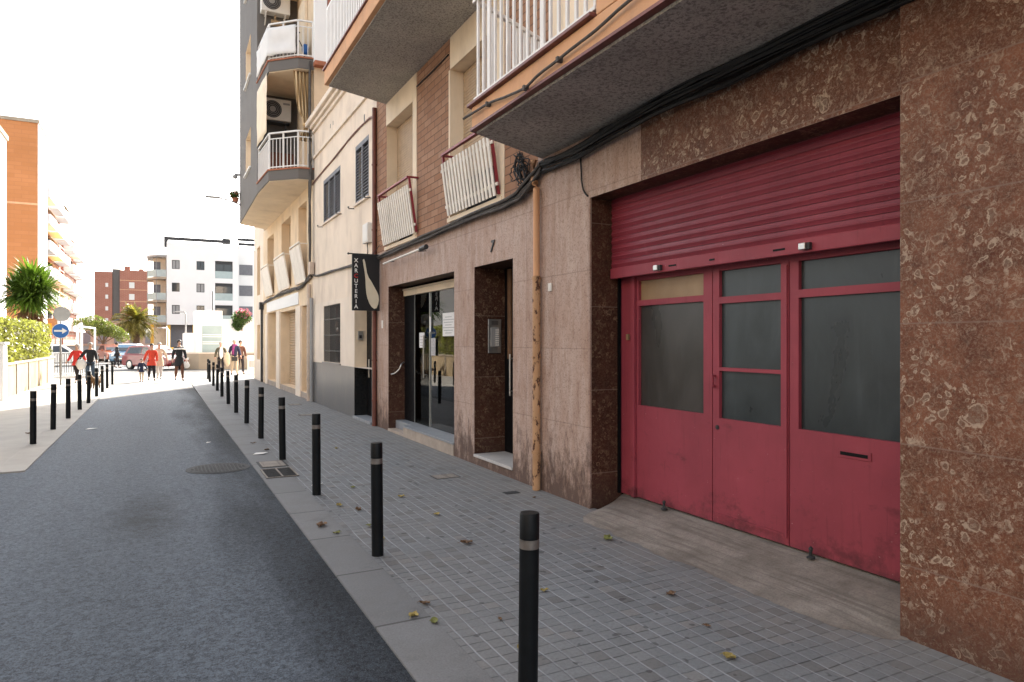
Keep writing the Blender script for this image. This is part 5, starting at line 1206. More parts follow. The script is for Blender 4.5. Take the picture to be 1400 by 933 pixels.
def left_blocks():
    def bl(name, x0, x1, y0, y1, z1, mat, lab, side=None):
        t = thing(name, ((x0+x1)/2, (y0+y1)/2, 0), lab, 'building')
        m = MB(); m.box(x0, x1, y0, y1, -.06, z1); m.build('wall', mat, t)
        m = MB(); m.box(x0-.1, x1+.1, y0-.1, y1+.1, z1, z1+.25); m.build('roof_edge', 'beige_wall', t)
        if side: m = MB(); m.box(x1+.002, x1+.04, y0, y1, -.06, z1-.02); m.build('side_wall', side, t)
        return t
    t = bl('apartment_building', -16, -8.0, 62, 66.6, 18.0, 'orange_brick', 'tall plain orange brick block with a white side at the far left', 'white_wall')
    m = MB(); m.box(-16, -8, 61.97, 61.995, 11.85, 12.0); m.build('string_course', 'balcony_face', t)
    m = MB()
    for f in range(5):
        z = 2.2+3*f; m.box(-7.96, -7.93, 63.2, 64.4, z, z+1.4)
    m.build('window', 'louvre_frame', t)
    t = bl('town_house', -12, -8.0, 45, 50, 13.6, 'white_wall', 'pale house edge with white shutters in front of the orange brick block')
    m = MB()
    for k in range(16): z = 6.6+.42*k; m.box(-7.995, -7.96, 47.3, 48.6, z, z+.36)
    m.build('shutter', 'ivory_slats', t)
    m = MB()
    for x in (-8.1, -8.4): m.tube([(x, 44.93, 6.5), (x, 44.93, 13.4)], .06, 8)
    m.build('downpipe', 'grey_sign', t)
    m = MB(); m.prism([(-12, 44.2, 6.15), (-7.8, 44.2, 6.15), (-7.8, 45, 6.5), (-12, 45, 6.5)], (0, 0, .12)); m.build('tiled_canopy', 'terracotta', t)
    # blocks with balconies
    def bblock(x1, y0, y1, z1, nb, lab, awn):
        t = bl('apartment_building', x1-8, x1, y0, y1, z1, 'red_brick', lab)
        L = (y1-y0)/nb; rnd = random.Random(int(y0))
        for f in range(int((z1-1)/3)):
            z = 3.2+3.0*f
            for b in range(nb):
                ya, yb = y0+b*L+.5, y0+(b+1)*L-.8
                m = MB(); m.box(x1, x1+1.3, ya, yb, z, z+.18); m.box(x1+1.22, x1+1.3, ya, yb, z+.18, z+1.1); m.box(x1, x1+1.22, ya, ya+.08, z+.18, z+1.1); m.box(x1, x1+1.22, yb-.08, yb, z+.18, z+1.1)
                bc = m.build('balcony', 'white_wall', t)
                m = MB(); m.box(x1+.01, x1+.05, ya+.5, yb-.5, z+.2, z+2.3); m.build('balcony_door', 'louvre', bc)
                if rnd.random() < awn:
                    m = MB(); m.prism([(x1, ya+.2, z+2.5), (x1+1.35, ya+.2, z+1.5), (x1+1.35, ya+.2, z+1.46), (x1, ya+.2, z+2.46)], (0, yb-ya-.4, 0)); m.build('awning', rnd.choice(('yellow', 'balcony_face', 'curtain')), bc)
        m = MB(); m.box(x1-5, x1-1, y0+1, y0+4, z1, z1+2.6); m.build('roof_hut', 'beige_wall', t)
        return t
    bblock(-12.3, 94, 116, 19.8, 3, 'brown brick block with white balconies and a yellow awning behind the yucca', .45)
    bblock(-12.6, 122, 142, 16.2, 3, 'farther brown brick block with white balconies beside the pine tree', .3)
    t = thing('shop_board', (-8.5, 70, 0), 'orange and white shop board low on the building behind the blue road sign', 'sign')
    m = MB(); m.box(-9.2, -7.6, 69.6, 69.8, 2.2, 3.6); m.build('board', 'boarded', t); m = MB(); m.box(-8.7, -8.0, 69.57, 69.598, 2.5, 3.2); m.build('panel', 'yellow', t)
    m = MB(); m.box(-9.1, -9.0, 69.65, 69.75, -.03, 2.2); m.box(-7.8, -7.7, 69.65, 69.75, -.03, 2.2); m.build('leg', 'grey_sign', t)
    # red brick tower
    t = thing('apartment_tower', (-8.5, 210, 0), 'red brick apartment tower with a grey stair shaft, far down the street', 'building')
    m = MB(); m.box(-14.3, -10.4, 203, 215, -.06, 19.4); m.box(-8.7, -2.4, 202.4, 215, -.06, 19.9); m.build('wall', 'red_brick', t)
    m = MB(); m.box(-10.4, -8.7, 203.4, 214, -.06, 20.2); m.build('stair_shaft', 'grey_paint', t)
    m = MB()
    for z in (6.5, 9.5, 12.5, 15.5): m.box(-11.9, -11.3, 202.95, 202.99, z, z+1.0)
    for z in (3.2, 6.2, 9.2, 12.3, 15.3):
        m.box(-6.6, -5.4, 202.35, 202.39, z, z+1.5)
    m.build('windows', 'ac_white', t)
    m = MB()
    for z in (5.6, 8.7, 11.8, 14.8, 17.2): m.box(-8.7, -2.4, 202.36, 202.395, z, z+.16)
    m.build('floor_bands', 'balcony_face', t)
    m = MB(); m.box(-7.8, -6.5, 206, 209, 19.9, 21.3); m.box(-4.5, -3.4, 206, 208, 19.9, 20.7); m.build('roof_huts', 'red_brick', t)

def white_block():
    t = thing('apartment_building', (5.5, 108, 0), 'white apartment building with dark windows and stacked glass balconies across the crossing', 'building')
    m = MB()
    wins = [(1.66, 2.60, z, z+1.2) for z in (11.4, 8.35, 5.35)] + [(4.67, 5.66, z, z+1.2) for z in (11.4, 8.35, 5.35)] + [(7.0, 9.25, z, z+2.4) for z in (10.35, 7.3, 4.25)]
    Y = 103
    xs = sorted({1.04, 10.0, *[w_[0] for w_ in wins], *[w_[1] for w_ in wins]}); zs = sorted({3.9, 15.0, *[w_[2] for w_ in wins], *[w_[3] for w_ in wins]})
    for a, b in zip(xs, xs[1:]):
        for c, d in zip(zs, zs[1:]):
            if not any(w_[0] < (a+b)/2 < w_[1] and w_[2] < (c+d)/2 < w_[3] for w_ in wins): m.face([(a, Y, c), (b, Y, c), (b, Y, d), (a, Y, d)])
    m.box(1.04, 10, 103.4, 116, 3.9, 15.0); m.box(10.02, 16, 106, 116, -.06, 14.9); m.face([(1.04, 103, 3.9), (1.04, 103.4, 3.9), (1.04, 103.4, 15), (1.04, 103, 15)]); m.face([(1.04, 103, 15), (10, 103, 15), (10, 103.4, 15), (1.04, 103.4, 15)]); m.face([(1.04, 103, 3.9), (10, 103, 3.9), (10, 103.4, 3.9), (1.04, 103.4, 3.9)]); m.face([(10, 103, 3.9), (10, 103.4, 3.9), (10, 103.4, 15), (10, 103, 15)])
    m.build('wall', 'white_wall', t)
    for i, w_ in enumerate(wins):
        m = MB(); m.box(w_[0], w_[1], Y+.18, Y+.24, w_[2], w_[3]); f = m.build('window', 'dark_metal', t)
        m = MB(); md = (w_[0]+w_[1])/2
        big = i > 5
        zb = w_[2]+(1.05 if big else .08)
        for a, b in ((w_[0]+.08, md-.04), (md+.04, w_[1]-.08)): m.box(a, b, Y+.14, Y+.178, zb, w_[3]-(.45 if i > 5 else .08))
        m.build('pane', ('glass' if i % 2 else 'grey_sign') if not big else 'glass', f)
        if big:
            m = MB(); m.box(w_[0], w_[1], Y+.02, Y+.05, w_[2], w_[2]+1.0); m.build('glass_guard', 'glass_rail', f)
    m = MB()
    for z in (11.2, 8.2, 5.2): m.box(10.4, 12.2, 105.95, 105.995, z, z+1.5); m.box(12.6, 13.6, 105.95, 105.995, z-.6, z+2.0)
    m.build('dark_shutters', 'louvre', t)
    # stacked balconies on the left corner
    for z in (10.0, 6.9, 3.9, 13.0):
        m = MB(); m.slab([(1.03, 103.1), (-.2, 103.3), (-1.35, 105.0), (-1.35, 110), (1.03, 110)], z, z+.28); b = m.build('balcony', 'beige_wall' if z < 12 else 'grey_sign', t)
        if z < 12:
            m = MB(); pts = [(.98, 103.15), (-.2, 103.38), (-1.28, 105.0), (-1.28, 110)]
            for p, q in zip(pts, pts[1:]): m.prism([(*p, z+.32), (*q, z+.32), (*q, z+1.25), (*p, z+1.25)], (.03, .03, 0))
            m.build('glass_guard', 'glass_rail', b)
            m = MB()
            for p in pts: m.box(p[0]-.03, p[0]+.03, p[1]-.03, p[1]+.03, z+.28, z+3.1)
            m.build('posts', 'grey_sign', b)
            m = MB(); m.box(.96, 1.02, 104, 109, z+.3, z+2.6); m.build('balcony_door', 'louvre', b)
    m = MB(); m.box(-.6, 1.02, 105.6, 112, -.06, 13.0); m.build('side_wing', 'cream_trim', t)
    m = MB()
    for z in (4.3, 7.3, 10.4): m.box(-.5, .3, 105.55, 105.595, z, z+2.1)
    m.build('balcony_doors', 'louvre_frame', t)
    m = MB(); m.box(1.3, 10, 104.5, 104.6, -.06, 3.9); m.build('shopfront', 'louvre', t)
    for x in (-.9, 1.1, 4.2, 7.3): m = MB(); m.box(x, x+.4, 103.2, 103.6, -.06, 3.9); m.build('column', 'yellow', t)
    m = MB(); m.box(.7, 9.0, 103.2, 103.6, 15.3, 15.72); m.box(.7, 1.2, 103.2, 103.6, 14.3, 15.3); m.box(8.0, 9.0, 103.65, 104.4, 15.25, 16.0); m.box(10.3, 14, 106.2, 106.6, 15.5, 15.9); m.box(10.3, 14, 107.2, 107.6, 16.3, 16.7)
    for x in (2.5, 4.5, 6.5): m.box(x, x+.06, 103.22, 103.28, 15.0, 15.36)
    for x in (10.4, 13.8): m.box(x, x+.08, 106.22, 106.28, 14.9, 15.5); m.box(x, x+.08, 107.22, 107.28, 14.9, 16.0)
    m.build('roof_pergola', 'dark_metal', t)
    # the white kiosk and walls on the corner
    t = thing('corner_wall', (3.5, 46, 0), 'low beige stone wall behind the three walkers on the right', 'wall')
    m = MB(); m.slab([(1.5, 46.6), (2.2, 45.9), (9, 45.7), (9, 46.2), (2.3, 46.4), (1.7, 47)], -.06, .92); m.build('wall', 'beige_wall', t)
    m = MB(); m.slab([(1.47, 46.62), (2.19, 45.86), (9, 45.66), (9, 46.24), (2.31, 46.44), (1.7, 47.05)], .922, .99); m.build('coping', 'stucco_pale', t)
    t = thing('white_kiosk', (2.7, 47.8, 0), 'white boxy kiosk with a pale glass side on the corner', 'kiosk')
    m = MB(); m.box(2.06, 3.62, 47, 49.5, -.06, 3.61); m.box(1.42, 2.055, 47.1, 49.4, -.06, 2.2); m.build('walls', 'white_wall', t, bevel=.02)
    m = MB(); m.box(2.45, 3.58, 46.96, 46.998, 1.0, 2.65); pn = m.build('glass_panel', 'glass_rail', t)
    m = MB()
    for z in (1.5, 1.62, 1.95, 2.07): m.box(2.47, 3.56, 46.95, 46.959, z, z+.05)
    m.build('stripes', 'white_wall', pn)
    t = thing('white_wall', (5.5, 47.3, 0), 'tall white rendered wall with flowers spilling over, beside the kiosk', 'wall')
    m = MB(); m.box(3.63, 9, 47.1, 47.4, -.06, 3.0); m.build('wall', 'white_wall', t)
    m = MB(); m.box(3.63, 9, 47.05, 47.45, 3.002, 3.09); m.build('coping', 'white_wall', t)
    t = thing('flowering_shrub', (4.7, 47.0, 2.9), 'green shrub with pink flowers hanging over the white wall', 'shrub')
    rnd = random.Random(6)
    m = MB(); leafcloud(m, [((4.75, 46.95, 3.2), (.62, .3, .5)), ((4.5, 46.9, 2.75), (.35, .25, .4))], 900, .09, rnd); m.build('foliage', 'leaf_shrub', t)
    m = MB(); leafcloud(m, [((4.85, 46.9, 3.45), (.5, .3, .35))], 160, .06, rnd); m.build('flowers', 'flower', t)
    m = MB(); m.tube([(4.8, 47.2, 2.0), (4.75, 47.0, 3.2)], .05, 6); m.build('stem', 'bark', t)
    t = thing('pavement_board', (4.35, 37.6, 0), 'white folding board standing past the far corner of the cream fronts', 'board')
    for dy in (0, .4):
        m = MB(); m.prism([(4.1, 37.6+dy*.5, 0), (4.65, 37.6+dy*.5, 0), (4.65, 37.8, .95), (4.1, 37.8, .95)], (0, .03, 0)); m.build('panel', 'sign_white', t)
    m = MB(); m.box(4.18, 4.57, 37.64, 37.67, .35, .7); m.build('print', 'grey_sign', t)
    for x, y, h, ax, lab in ((.63, 50, 2.55, -.42, 'short white street lamp with a bent arm behind the red car'), (1.62, 50, 3.62, -.45, 'taller grey street lamp beside the white kiosk')):
        t = thing('street_lamp', (x, y, 0), lab, 'street lamp')
        m = MB(); m.tube([(x, y, -.03), (x, y, h-.15), (x+ax*.2, y, h), (x+ax, y, h)], .05, 8); m.build('pole', 'grey_sign' if h > 3 else 'white_paint', t, smooth=True, auto=True)
        m = MB(); m.box(x+ax-.25, x+ax+.05, y-.08, y+.08, h-.04, h+.03); m.build('lamp_head', 'grey_sign', t, bevel=.02)
    # tall thin pole with wires
    m = MB(); m.tube([(3.25, 49.8, 0), (3.25, 49.8, 5.0)], .04, 8); single('utility_pole', m, 'dark_metal', (3.25, 49.8, 0), 'thin dark pole rising behind the white kiosk', 'pole', smooth=True)
    t = thing('planter_wall', (-5, 92, 0), 'long grey retaining wall behind the palm and the pine', 'wall')
    m = MB(); m.box(-22, 0.2, 92, 92.5, -.06, 1.1); m.build('wall', 'grey_sign', t)
    m = MB(); m.box(-22, .2, 91.95, 92.55, 1.1, 1.2); m.build('coping', 'beige_wall', t)
    t = thing('low_building', (-6, 150, 0), 'low pinkish building with dark openings under the palm', 'building')
    m = MB(); m.box(-24, 1, 150, 160, -.06, 5.2); m.build('wall', 'marble', t)
    for k in range(9): m = MB(); m.box(-23+k*2.6, -21.6+k*2.6, 149.95, 149.99, 1.2, 3.6); m.build('opening', 'louvre', t)
    m = MB(); m.box(-24.2, 1.2, 149.8, 160, 5.2, 5.5); m.build('roof_edge', 'beige_wall', t)

def trees():
    rnd = random.Random(33)
    # date palm
    x, y = -2.1, 84
    t = thing('palm_tree', (x, y, 0), 'date palm with arching fronds in front of the red brick tower', 'tree')
    m = MB(); m.tube([(x, y, -.05), (x+.05, y, 1.8), (x, y, 3.7)], .3, 12, rads=[.42, .33, .4]); m.build('trunk', 'bark', t, smooth=True)
    m = MB()
    for k in range(150):
        th = rnd.uniform(0, 6.28); el = rnd.uniform(-.7, 1.4); L = rnd.uniform(2.1, 2.9)*(1 if el < .9 else .85)
        d = Vector((math.cos(th)*math.cos(el), math.sin(th)*math.cos(el), math.sin(el))); p = Vector((x, y, 3.8)); P = [p.copy()]
        v = d.copy(); n_ = 9
        for i in range(n_):
            v = (v+Vector((0, 0, -.13))).normalized(); p = p+v*L/n_; P.append(p.copy())
        for i in range(1, n_+1):
            dv = (P[i]-P[i-1]).normalized(); s = dv.cross(Vector((0, 0, 1))).normalized(); w_ = .42*math.sin(math.pi*(.12+.86*i/n_))**.7
            for sg in (-1, 1):
                for q in (0, .5):
                    b = P[i-1].lerp(P[i], q); e = b+s*sg*w_+dv*w_*.7+Vector((0, 0, -.10-.1*rnd.random()))
                    m.bm.faces.new([m.bm.verts.new(c) for c in (b-dv*.07, b+dv*.07, e)])
    m.build('crown', 'leaf_palm', t)
    # umbrella pine
    x, y = -4.1, 68
    t = thing('pine_tree', (x, y, 0), 'umbrella pine with a flat spreading crown left of the palm', 'tree')
    m = MB(); m.tube([(x, y, -.05), (x-.1, y, 1.0), (x+.05, y, 2.2)], .12, 8, rads=[.17, .13, .1])
    for a in ((-1.4, 2.9), (-.6, 3.1), (.5, 2.6), (1.4, 2.2)): m.tube([(x-.05, y, 1.5), (x+a[0]*.5, y, 2.0), (x+a[0], y+.1, a[1]-.3)], .05, 6)
    m.build('trunk', 'bark', t, smooth=True)
    m = MB(); leafcloud(m, [((x-1.5, y+.2, 3.15), (.9, .9, .55)), ((x-.7, y-.3, 3.3), (.9, .9, .6)), ((x, y, 2.85), (.9, 1.0, .6)), ((x+.7, y-.2, 2.5), (.85, .9, .55)), ((x+1.35, y+.1, 2.1), (.65, .7, .5)), ((x-.3, y+.4, 2.5), (.8, .8, .4)), ((x+.4, y, 2.6), (.8, .7, .5))], 5200, .085, rnd, .4, .72); m.build('crown', 'leaf_pine', t)

# ================================================================ vehicles
def car(name, loc, rz, paint, lab, L=4.0, Wd=1.72, Hh=1.46):
    t = thing(name, loc, lab, 'car'); h = Wd/2
    def place(o): return o
    bodyp = [(-L/2, .32), (-L/2-.03, .55), (-L/2+.05, .86), (-L/2+.5, .93), (L/2-1.15, .93), (L/2-.35, .80), (L/2-.02, .66), (L/2+.02, .35), (L/2-.1, .22), (-L/2+.1, .22)]
    m = MB(); m.prism([(x, -h, z) for x, z in bodyp], (0, Wd, 0)); bd = m.build('body', paint, None, bevel=.07)
    cab = [(-L/2+.12, .90), (-L/2+.38, Hh-.06), (-L/2+.75, Hh), (L/2-2.0, Hh), (L/2-1.75, Hh-.05), (L/2-1.0, .90)]
    m = MB(); a = [m.bm.verts.new((x, -h+.06+.17*(z-.9)/.55, z)) for x, z in cab]; b = [m.bm.verts.new((x, h-.06-.17*(z-.9)/.55, z)) for x, z in cab]
    m.bm.faces.new(a); m.bm.faces.new(b[::-1])
    for i in range(len(cab)): j = (i+1) % len(cab); m.bm.faces.new((a[i], b[i], b[j], a[j]))
    cb = m.build('cabin', paint, None, bevel=.04)
    yy = lambda z, e: (h-.06-.17*(z-.9)/.55)+e
    m = MB()
    for sg in (-1, 1):
        for pl in ([(-L/2+.34, .97), (-L/2+.55, Hh-.13), (-.35, Hh-.1), (-.35, .97)], [(-.27, .97), (-.27, Hh-.1), (L/2-1.95, Hh-.1), (L/2-1.3, .97)]):
            m.prism([(x, sg*yy(z, .004), z) for x, z in pl], (0, sg*.006, 0))
    wsd = [(L/2-1.80, Hh-.12), (L/2-1.12, .97)]
    m.prism([(wsd[0][0]+.03, -.58, wsd[0][1]+.03), (wsd[0][0]+.03, .58, wsd[0][1]+.03), (wsd[1][0]+.03, .70, wsd[1][1]+.02), (wsd[1][0]+.03, -.70, wsd[1][1]+.02)], (.012, 0, .01))
    m.prism([(-L/2+.19, -.66, .98), (-L/2+.19, .66, .98), (-L/2+.36, .56, Hh-.14), (-L/2+.36, -.56, Hh-.14)], (-.03, 0, .01))
    wn_ = m.build('windows', 'glass', None)
    parts = [bd, cb, wn_]
    for x in (-L/2+.72, L/2-.78):
        for sg in (-1, 1):
            m = MB(); m.lathe([(.30, sg*(h-.19)), (.31, sg*(h-.1)), (.30, sg*(h+.005))], 22, 'y', (x, 0, .30)); wl_ = m.build('wheel', 'tyre', None, smooth=True, auto=True)
            m = MB(); m.lathe([(.20, sg*(h+.006)), (.19, sg*(h+.014)), (.05, sg*(h+.02))], 18, 'y', (x, 0, .30)); rm = m.build('rim', 'steel', None, smooth=True, auto=True); rm.parent = wl_
            parts.append(wl_)
    for sg in (-1, 1):
        m = MB(); m.box(L/2-.22, L/2+.03, sg*(h-.3)-.17, sg*(h-.3)+.17, .58, .72); parts.append(m.build('headlight', 'head_clear', None, bevel=.03))
        m = MB(); m.box(-L/2-.05, -L/2+.1, sg*(h-.2)-.12, sg*(h-.2)+.12, .62, .85); parts.append(m.build('tail_light', 'tail_red', None, bevel=.03))
        m = MB(); m.box(L/2-1.45, L/2-1.3, sg*(h+.08)-.08, sg*(h+.08)+.08, .93, 1.05); parts.append(m.build('mirror', paint, None, bevel=.02))
    m = MB(); m.box(L/2+.0, L/2+.035, -.55, .55, .30, .46); parts.append(m.build('grille', 'dark_metal', None))
    m = MB(); m.box(L/2+.036, L/2+.045, -.24, .24, .37, .46); parts.append(m.build('number_plate', 'sign_white', None))
    for p in parts: p.parent = t
    t.rotation_euler.z = rz
    return t
def vehicles():
    car('parked_car', (-.1, 47.6, -.035), R(-52), 'car_red', 'red hatchback parked beyond the crossing behind the orange coat')
    car('parked_car', (-2.0, 60.5, -.02), R(-100), 'car_blue', 'pale blue car facing the crossing near the palm trunk', 4.1, 1.75, 1.5)
    car('parked_car', (-3.3, 66, -.02), R(-75), 'car_orange', 'dull orange car half hidden behind the walking man', 3.8, 1.7, 1.45)
    car('parked_car', (-6.2, 57, -.035), R(5), 'car_white', 'white car seen behind the walking couple', 4.2, 1.75, 1.5)
    t = thing('skip_container', (.0, 55.4, -.035), 'yellow skip container behind the red hatchback', 'container')
    m = MB(); m.prism([(-.75, 54.9, -.0), (.75, 54.9, .0), (1.05, 54.9, 1.22), (-1.05, 54.9, 1.22)], (0, 1.2, 0)); m.build('tub', 'yellow', t, bevel=.02)
    m = MB(); m.box(-1.1, 1.1, 54.84, 54.9, 1.14, 1.24); m.build('rim', 'yellow', t, bevel=.015)
    m = MB()
    for x in (-.5, 0, .5): m.box(x-.04, x+.04, 54.86, 54.9, .05, 1.14)
    m.build('ribs', 'yellow', t)

# ================================================================ people
def skin_mesh(name, V, E, rad, mat, parent, sub=2, root=0):
    me = bpy.data.meshes.new(name+'_skeleton'); me.from_pydata(V, E, []); ob = bpy.data.objects.new(name+'_skeleton', me); COL.objects.link(ob)
    md = ob.modifiers.new('skin', 'SKIN'); md.use_smooth_shade = True
    sk = me.skin_vertices[0].data
    for i, r in enumerate(rad):
        sk[i].radius = (r, r) if isinstance(r, (int, float)) else r; sk[i].use_root = (i == root)
    ss = ob.modifiers.new('sub', 'SUBSURF'); ss.levels = sub; ss.render_levels = sub
    dg = bpy.context.evaluated_depsgraph_get(); dg.update()
    m2 = bpy.data.meshes.new_from_object(ob.evaluated_get(dg)); m2.name = name
    bpy.data.objects.remove(ob); bpy.data.meshes.remove(me)
    for p in m2.polygons: p.use_smooth = True
    m2.materials.clear(); m2.materials.append(MAT[mat])
    o = bpy.data.objects.new(name, m2); COL.objects.link(o)
    if parent is not None: o.parent = parent
    return o

def person(loc, rz, Ht, lab, top, legs, hair='hair_dark', stride=.0, arms=((.0, .0), (.0, .0)), coat_len=.0, skirt=False, elbow=(0, 0), longhair=False, top2=None, sleeve=True, bend=.0, kneel=(0, 0), group=None):
    """faces -Y before rz. stride: foot separation; arms: (sideways, forward) hand offsets left/right"""
    t = thing('person', loc, lab, 'person', group); s = Ht/1.75
    k = .55 if Ht < 1.1 else 1.0
    V, E, Rd, ix = [], [], [], {}
    def add(n, p, r, par=None):
        ix[n] = len(V); V.append((p[0]*s, p[1]*s, p[2]*s)); Rd.append((r[0]*s, r[1]*s) if isinstance(r, tuple) else r*s)
        if par: E.append((ix[par], ix[n]))
    b = bend
    add('pelvis', (0, 0, .95), .10); add('waist', (0, -.02*b, 1.08), (.105, .085), 'pelvis'); add('chest', (0, -.06*b, 1.28), (.125, .095), 'waist'); add('neckb', (0, -.09*b, 1.46), .07, 'chest')
    add('neck', (0, -.10*b-.01, 1.53), .05, 'neckb'); add('jaw', (0, -.11*b-.03, 1.585), (.062, .07), 'neck'); add('skull', (0, -.11*b-.012, 1.665), (.076, .09), 'jaw'); add('crown', (0, -.11*b, 1.725), .05, 'skull')
    hands = {}
    for side, sx, (au, af), el in (('L', 1, arms[0], elbow[0]), ('R', -1, arms[1], elbow[1])):
        add('hip'+side, (.085*sx, 0, .90), .088, 'pelvis')
        ph = stride*(1 if side == 'L' else -1)
        kn = kneel[0] if side == 'L' else kneel[1]
        add('knee'+side, (.095*sx, -ph*.26-.03-kn*.3, .50+kn*.06), .058, 'hip'+side); add('calf'+side, (.095*sx, -ph*.34+.02-kn*.05, .34+kn*.1), .055, 'knee'+side); add('ank'+side, (.095*sx, -ph*.5+.02+kn*.25, .085+(.06 if ph < 0 else 0)+kn*.22), .036, 'calf'+side); add('toe'+side, (.115*sx, -ph*.5-.13+kn*.2, .04+kn*.2), .032, 'ank'+side)
        add('sh'+side, (.172*sx, -.08*b, 1.41), .058, 'neckb')
        e = (.218*sx+au*.42*sx, .03-af*.45-.08*b, 1.13+.10*abs(au)+el*.06); w_ = (.212*sx+au*.85*sx, -.03-af-.08*b, .89+.30*abs(au)+.35*abs(af)+el*.2)
        add('el'+side, e, .043, 'sh'+side); add('wr'+side, w_, .030, 'el'+side)
        dv = (Vector(w_)-Vector(e)).normalized(); pm = Vector(w_)+dv*.07
        add('palm'+side, pm, (.036, .022), 'wr'+side); hands[side] = (pm, dv)
        pd = dv.cross(Vector((1, 0, 0))).normalized()
        for q, ln in enumerate((.065, .078, .072, .055)):
            base = pm+dv*.03+pd*(.026-.017*q); mid = base+dv*ln*.5+Vector((-.008*sx, 0, 0)); tip = base+dv*ln*.85+Vector((-.024*sx, 0, 0))
            add('f%d%s' % (q, side), base, .0095, 'palm'+side); add('g%d%s' % (q, side), mid, .009, 'f%d%s' % (q, side)); add('h%d%s' % (q, side), tip, .0075, 'g%d%s' % (q, side))
        tb = pm+pd*.035-dv*.01; add('t0'+side, tb, .011, 'palm'+side); add('t1'+side, tb+pd*.02+dv*.035, .009, 't0'+side)
    add('nose', (0, -.11*b-.115, 1.645), .012, 'skull')
    body = skin_mesh('body', V, E, Rd, 'skin', t, 1)
    P = lambda n: Vector(V[ix[n]])/s
    def cloth(nm, chain, mat, sub=2):
        vv, ee, rr, im = [], [], [], {}
        for n, p, r, par in chain:
            im[n] = len(vv); vv.append(tuple(Vector(p)*s)); rr.append((r[0]*s, r[1]*s) if isinstance(r, tuple) else r*s)
            if par: ee.append((im[par], im[n]))
        return skin_mesh(nm, vv, ee, rr, mat, t, sub)
    ch = [('p', (0, -.0, .93-.0), (.135, .115), None), ('w', P('waist'), (.14, .115), 'p'), ('c', P('chest'), (.165, .135), 'w'), ('n', P('neckb')+Vector((0, 0, -.03)), (.10, .09), 'c')]
    if coat_len: ch.append(('h', (0, 0, .93-coat_len), (.165, .135), 'p'))
    for sd in 'LR':
        ch += [('s'+sd, P('sh'+sd), .078, 'n'), ('e'+sd, P('el'+sd), .064, 's'+sd)]
        if sleeve: ch.append(('w'+sd, P('wr'+sd)+(P('el'+sd)-P('wr'+sd))*.08, .05, 'e'+sd))
    cloth('jacket', ch, top)
    if coat_len >= .1:
        m = MB(); m.lathe([(.10*s, 1.10*s), (.150*s, 1.04*s), (.172*s, .93*s), (.195*s, (.93-coat_len*.5)*s), (.205*s, (.90-coat_len)*s)], 20); m.build('coat_skirt', top, None, smooth=True, auto=True).parent = t
    if skirt:
        m = MB(); m.lathe([(.17*s, .93*s), (.20*s, .7*s), (.215*s, .52*s)], 20); m.build('skirt', legs, t, smooth=True)
    else:
        ch = [('p', (0, 0, .95), .115, None)]
        for sd in 'LR': ch += [('h'+sd, P('hip'+sd), .10, 'p'), ('k'+sd, P('knee'+sd), .073, 'h'+sd), ('c'+sd, P('calf'+sd), .067, 'k'+sd), ('a'+sd, P('ank'+sd)+Vector((0, 0, .02)), .055, 'c'+sd)]
        cloth('trousers', ch, legs)
    for sd in 'LR':
        a, q = P('ank'+sd), P('toe'+sd)
        skin_mesh('shoe', [tuple((a+Vector((0, .04, -.035)))*s), tuple((a*.5+q*.5+Vector((0, 0, -.015)))*s), tuple((q+Vector((0, -.03, 0)))*s)], [(0, 1), (1, 2)], [.045*s, .045*s, .04*s], 'shoe', t, 1)
    hd = P('skull'); m = MB(); m.blob(tuple((hd+Vector((0, .034, .036)))*s), .09*s, .10*s, .092*s, 3, .06)
    if longhair: m.blob(tuple((hd+Vector((0, .06, -.10)))*s), .09*s, .06*s, .16*s, 2, .1)
    for v in m.bm.verts:
        if v.co.y < (hd.y-.045)*s and v.co.z < (hd.z+.055)*s: v.co.y = (hd.y-.04)*s
    m.build('hair', hair, None, smooth=True).parent = t
    m = MB()
    for sx in (-1, 1): m.blob(((sx*.032)*s, (hd.y-.083)*s, (hd.z-.005)*s), .011*s, .008*s, .008*s, 1)
    m.box(-.025*s, .025*s, (hd.y-.088)*s, (hd.y-.078)*s, (hd.z-.072)*s, (hd.z-.064)*s); m.build('face_marks', 'hair_dark', None).parent = t
    t.rotation_euler.z = rz
    t['hand'] = 0
    del t['hand']
    return t, s, P

def bag(loc, sz, mat, lab):
    m = MB(); x, y, z = loc; m.blob((x, y, z-sz*.5), sz*.42, sz*.22, sz*.5, 2, .25)
    m.tube([(x-sz*.15, y, z-.06), (x-sz*.1, y, z+.05), (x+sz*.1, y, z+.05), (x+sz*.15, y, z-.06)], .008, 6)
    single('carried_bag', m, mat, (x, y, z), lab, 'bag', smooth=True)

